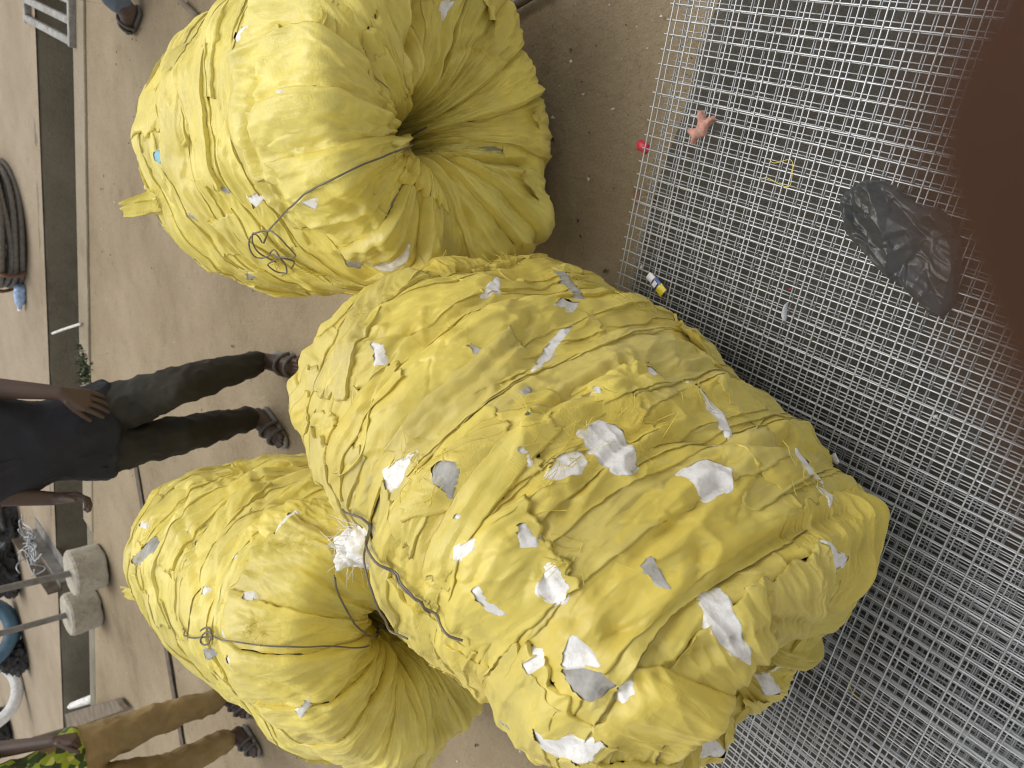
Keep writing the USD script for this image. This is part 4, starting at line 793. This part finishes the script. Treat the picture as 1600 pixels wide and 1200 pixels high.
# concrete bases with their rods
def base(px_b, px_t, tip, dia, label, rod_r):
    b = at(*px_b); hgt = .23; t = thing('concrete_base', label, 'weight', b, 'concrete bases with steel rods'); prof = [(0, .004), (dia / 2 - .012, .004), (dia / 2, .02), (dia / 2 + .006, hgt - .02), (dia / 2 - .006, hgt), (0, hgt)]
    m = trimesh.creation.revolve(np.array(prof), sections=40); m = m.subdivide().subdivide(); v = m.vertices; rad = np.linalg.norm(v[:, :2], axis=1, keepdims=True)
    v = v + m.vertex_normals * ((meshkit.fbm(v * 14 + b, 3, 8)[:, None] - .5) * .022); m = trimesh.Trimesh(v, m.faces, process=False)
    obj('concrete_block', m, M['concrete'], t, smooth=40)
    top = V3(0, 0, hgt - .05); w = aty(*tip, b[1] - .03) - b; w = top + unit(w - top) * 1.15
    obj('steel_rod', tube([top, top + (w - top) * .5, w], rod_r, 10), M['steel'], t, smooth=40)
base((160, 882), None, (0, 921), .345, 'pale concrete base with steel rod, standing next to the drain, the cleaner of two', .026)
base((152, 946), None, (0, 990), .335, 'dusty brown concrete base with steel rod, behind the paler one', .024)
def lying_bar(pa, pb, w, h, m, name, label, cat, group=None, legs=None):
    a, b = at(*pa), at(*pb); d = unit(b - a); s_ = V3(-d[1], d[0], 0); c = (a + b) / 2; n = np.linalg.norm(b - a)
    if legs:
        t = thing(name, label, cat, c, group); obj('flange', box(V3(0, 0, h / 2 + .002), (n, .012, h), [d, s_, V3(0, 0, 1)], .002), m, t); obj('flange', box(s_ * (w / 2 + .009) + V3(0, 0, .008), (n, w, .012), [d, s_, V3(0, 0, 1)], .002), m, t)
    else: tag(obj(name, box(c + V3(0, 0, h / 2 + .001), (n, w, h), [d, s_, V3(0, 0, 1)], .002), m), label, cat, group)
lying_bar((40, 838), (98, 922), .12, .12, M['rust'], 'angle_iron', 'rusty angle iron lying by the concrete bases, the farther of two', 'steel bar', legs=1)
lying_bar((58, 826), (112, 905), .12, .10, M['steel'], 'angle_iron', 'grey angle iron lying by the concrete bases, nearer to the drain', 'steel bar', legs=1)
lying_bar((212, 722), (292, 1200), .065, .008, M['rust'], 'flat_bar', 'long dark flat bar lying on the ground behind the left rear bundle', 'steel bar')
def dark_plank():
    c = [at(112, 1112), at(192, 1088), at(206, 1104), at(116, 1136)]; m = m3.Manifold.hull_points(np.array([q + V3(0, 0, z) for q in c for z in (.02, .06)])).to_mesh()
    tag(obj('plank', (np.array(m.vert_properties[:, :3], float), np.array(m.tri_verts)), M['wood']), 'dark weathered plank laid across the drain beside the man in khaki', 'plank')
dark_plank()
tag(obj('wooden_post', tube([at(110, 1140, .0), at(110, 1140, .0) + V3(.03, .05, .32)], .035, 8), M['wood'], smooth=40), 'short dark wooden post standing at the end of the plank', 'post')
crumple('paper_scrap', 'white crumpled scrap lying in the drain beside the dark plank', 'litter', [(110,1098),(150,1082),(155,1090),(140,1100),(112,1108)], M['white'], onmesh=False, z=-.05, ht=.03, cell=.012, seed=9, edgew=.02)
def wire_tangle():
    c = at(76, 846); r = np.random.default_rng(5); t = thing('wire_tangle', 'pale tangle of thin wire on the end of the angle irons', 'wire', c)
    for k in range(9):
        p = np.cumsum(r.normal(0, .10, (9, 3)) * V3(1, 1, .5), 0); p -= p.mean(0); p[:, 2] = np.abs(p[:, 2]) + .14; obj('wire_loop', tube(spline(p * .8, 50), .006, 5), M['galv_b'], t, smooth=True)
wire_tangle()
# heap of goods at the far side
def ring(c, R, r_, ax, label, name, m, turns=1, cat='coil'):
    ax = unit(ax); u = unit(np.cross(ax, V3(0, 0, 1)) if abs(ax[2]) < .9 else V3(1, 0, 0)); w = np.cross(ax, u); a = np.linspace(0, 2 * np.pi, 49)
    t = thing(name, label, cat, c)
    for k in range(turns):
        p = (np.cos(a)[:, None] * u + np.sin(a)[:, None] * w) * (R - .0 * k) + ax * (k - (turns - 1) / 2) * r_ * 1.9 + V3(0, 0, 0)
        obj('turn', tube(p + np.c_[0 * a, 0 * a, 0 * a], r_, 10, caps=False), m, t, smooth=True)
bb = at(34, 972); ring(bb + V3(-.02, .2, .40), .34, .075, V3(.2, -1, .35), 'blue hose coil propped up in the heap beyond the drain', 'hose_coil', M['bluehose'], 2)
bb = at(38, 1066); ring(bb + V3(-.02, .2, .40), .36, .07, V3(.3, -1, .4), 'white hose ring propped up in the heap, nearest the corner', 'hose_coil', M['whitehose'], 1)
def black_heap(px, label, sc, seed):
    b = at(*px); m = trimesh.creation.icosphere(4); v = m.vertices * V3(.34, .26, .30) * sc; v = v + m.vertex_normals * ((meshkit.fbm(m.vertices * 3.2 + seed, 4, seed)[:, None] - .5) * .28 + (np.abs(meshkit.noise(m.vertices * 7 + seed, 3)[:, None] - .5)) * .12) * sc
    v[:, 2] = np.maximum(v[:, 2] + .2 * sc, .002); tag(obj('black_sack', trimesh.Trimesh(v + b, m.faces, process=False), M['blackstuff'], smooth=50), label, 'sack')
black_heap((22, 800), 'upper black sack in the heap beyond the drain', .8, 1); black_heap((24, 880), 'black sack beside the blue hose coil', .9, 2); black_heap((40, 1020), 'low black sack between the blue coil and the white ring', .55, 3); black_heap((14, 1130), 'black sack behind the white ring', .7, 4)
# coil of steel rope, bottle, sticks
def rope_coil():
    c = at(40, 352) + V3(.15, .46, 0); t = thing('rope_coil', 'coil of thick twisted steel rope lying beyond the drain', 'rope coil', c); r = np.random.default_rng(6)
    for k in range(11):
        R = .50 - .035 * (k % 3) + r.normal(0, .006); z = .03 + .048 * (k // 3) + (.0 if k % 3 else .0); a = np.linspace(0, 2 * np.pi, 241); ph = r.uniform(0, 6)
        p = np.stack([R * np.cos(a), R * np.sin(a), z + .012 * np.sin(3 * a + ph)], 1); n = len(a); sides = 14; g = np.arange(sides) * 2 * np.pi / sides
        er = np.stack([np.cos(a), np.sin(a), 0 * a], 1); ez = V3(0, 0, 1)
        rr = .0235 * (1 + .16 * np.cos(5 * g[None] + a[:, None] * 46)); v = p[:, None] + rr[..., None] * (np.cos(g)[None, :, None] * er[:, None] + np.sin(g)[None, :, None] * ez)
        i, jj = np.meshgrid(np.arange(n - 1), np.arange(sides), indexing='ij'); q = np.stack([i * sides + jj, (i + 1) * sides + jj, (i + 1) * sides + (jj + 1) % sides, i * sides + (jj + 1) % sides], -1).reshape(-1, 4)
        obj('rope_turn', (v.reshape(-1, 3), np.vstack([q[:, [0, 1, 2]], q[:, [0, 2, 3]]])), M['rope'], t, smooth=True)
    for ang in (2.75, .25, 3.6):
        d = V3(math.cos(ang), math.sin(ang), 0); b = np.linspace(0, 2 * np.pi, 25); p = np.array([d * (.465 + .095 * math.cos(x)) + V3(0, 0, .105 + .12 * math.sin(x)) for x in b])
        obj('binding_strap', tube(p, .016, 6, caps=False), M['strap'], t, smooth=True)
rope_coil()
def bottle():
    a, b = at(31, 446, .045), at(31, 482, .045); d = b - a; L = np.linalg.norm(d); prof = np.array([(0, 0), (.030, .002), (.044, .03), (.040, .3 * L), (.046, .45 * L), (.041, .62 * L), (.036, .75 * L), (.016, .90 * L), (.014, L), (0, L)])
    m = trimesh.creation.revolve(prof, sections=28).subdivide(); v = m.vertices; v = v + m.vertex_normals * ((meshkit.fbm(v * 30, 3, 2)[:, None] - .5) * .016)
    z = unit(d); x = unit(np.cross(z, V3(0, 0, 1))); y = np.cross(z, x); t = thing('plastic_bottle', 'crushed pale blue plastic bottle lying beside the rope coil', 'bottle', a); q = v[:, 0:1] * x + v[:, 1:2] * y + v[:, 2:3] * z
    obj('bottle_body', (q, m.faces), M['bottle'], t, smooth=40); cpm = trimesh.creation.cylinder(.017, .02, sections=18); obj('cap', (cpm.vertices[:, 0:1] * x + cpm.vertices[:, 1:2] * y + (cpm.vertices[:, 2:3] + L + .008) * z, cpm.faces), M['sach_w'], t)
bottle()
tag(obj('thin_stick', tube(spline([at(82, 521, .03), at(104, 513, .045), at(126, 506, .03)], 14), .010, 6), M['chip'], smooth=True), 'thin pale stick bridging the open drain', 'stick')
tag(obj('steel_rod', tube(spline([at(764, 36, .02), at(800, 12, .02), at(860, -22, .02)], 12), .012, 8), M['rust'], smooth=True), 'dark rod on the ground beside the bundle with the open hole', 'rod')
tag(obj('brown_stick', tube(spline([at(283, 2, .016), at(305, 24, .016), at(345, 58, .016)], 10), .014, 6), M['wood'], smooth=True), 'brown stick on the ground under the far end of the right bundle', 'stick')
# drain grate
def grate():
    c0, c1, c2 = at(43, 50), at(115, 70), at(45, -60); e0, e1 = e_of(at(112, 70)), e_of(at(118, -110)); lo, hi = min(e0, e1), max(e0, e1); e_near = e0 if abs(e0) < abs(e1) else e1
    n0, n1 = -DW - .10, .05; c = loc((lo + hi) / 2, 0, .03); t = thing('drain_grate', 'grey flat bar grate over the far end of the drain', 'grate', c); L = At(c); ax = [ED, EN, V3(0, 0, 1)]; dirn = 1 if e1 > e0 else -1
    for n in (n0, n1): obj('frame_rail', L(box(loc((lo + hi) / 2, n, .03), (hi - lo, .03, .045), ax, .004)), M['grate'], t)
    for k in range(20):
        e = e0 + dirn * (.03 + .115 * k)
        if lo - .01 < e < hi: obj('bar', L(box(loc(e, (n0 + n1) / 2, .036), (.045, n1 - n0 - .035, .03), ax, .005)), M['grate'], t)
grate()
# weeds at the broken kerb, chips and leaf bits on the ground
def weeds():
    r = np.random.default_rng(8); ms = []
    for _ in range(420):
        p = loc(r.uniform(min(eb0, eb1) - .10, max(eb0, eb1) + .12), r.normal(.09, .06), r.uniform(-.06, .0)); d = V3(*r.normal(0, 1, 2), abs(r.normal(1, .5))); d = unit(d); l = r.uniform(.025, .075); s_ = unit(np.cross(d, V3(*r.normal(0, 1, 3)))) * l * .22
        ms.append((np.array([p, p + d * l * .5 + s_, p + d * l, p + d * l * .5 - s_]), np.array([[0, 1, 2], [0, 2, 3]])))
    tag(obj('weeds', join(ms), M['leaf'], smooth=False), 'small weeds growing in the broken lip of the drain', 'weeds', kind='stuff')
weeds()
def chips(name, n, m, lo, hi, label, seed):
    r = np.random.default_rng(seed); ms = []
    for _ in range(n):
        while True:
            x, y = r.uniform(0, 1600), r.uniform(0, 1200); p = at(x, y); 
            if np.linalg.norm(p[:2]) < 10: break
        nn = (p - DM) @ EN
        if -DW - .1 < nn < KW: continue
        w = lo + (hi - lo) * r.random() ** 3; k = r.integers(4, 7); g = np.sort(r.uniform(0, 6.28, k)); q = np.stack([np.cos(g) * w * r.uniform(.4, 1, k), np.sin(g) * w * r.uniform(.4, 1, k), 0 * g], 1)
        q = np.vstack([q, q + V3(0, 0, w * .3)]) + p + V3(0, 0, .001 if nn > 0 else .006)
        f = [[k, k + i, k + i + 1] for i in range(1, k - 1)] + [[i, (i + 1) % k, k + (i + 1) % k] for i in range(k)] + [[i, k + (i + 1) % k, k + i] for i in range(k)]; ms.append((q, np.array(f)))
    tag(obj(name, join(ms), m, smooth=False), label, 'litter', kind='stuff')
chips('pale_chips', 700, M['chip'], .002, .008, 'tiny pale chips of paper and shell strewn over the ground', 11)
chips('leaf_bits', 1100, M['dead'], .002, .011, 'dark leaf bits and crumbs strewn over the ground', 12)
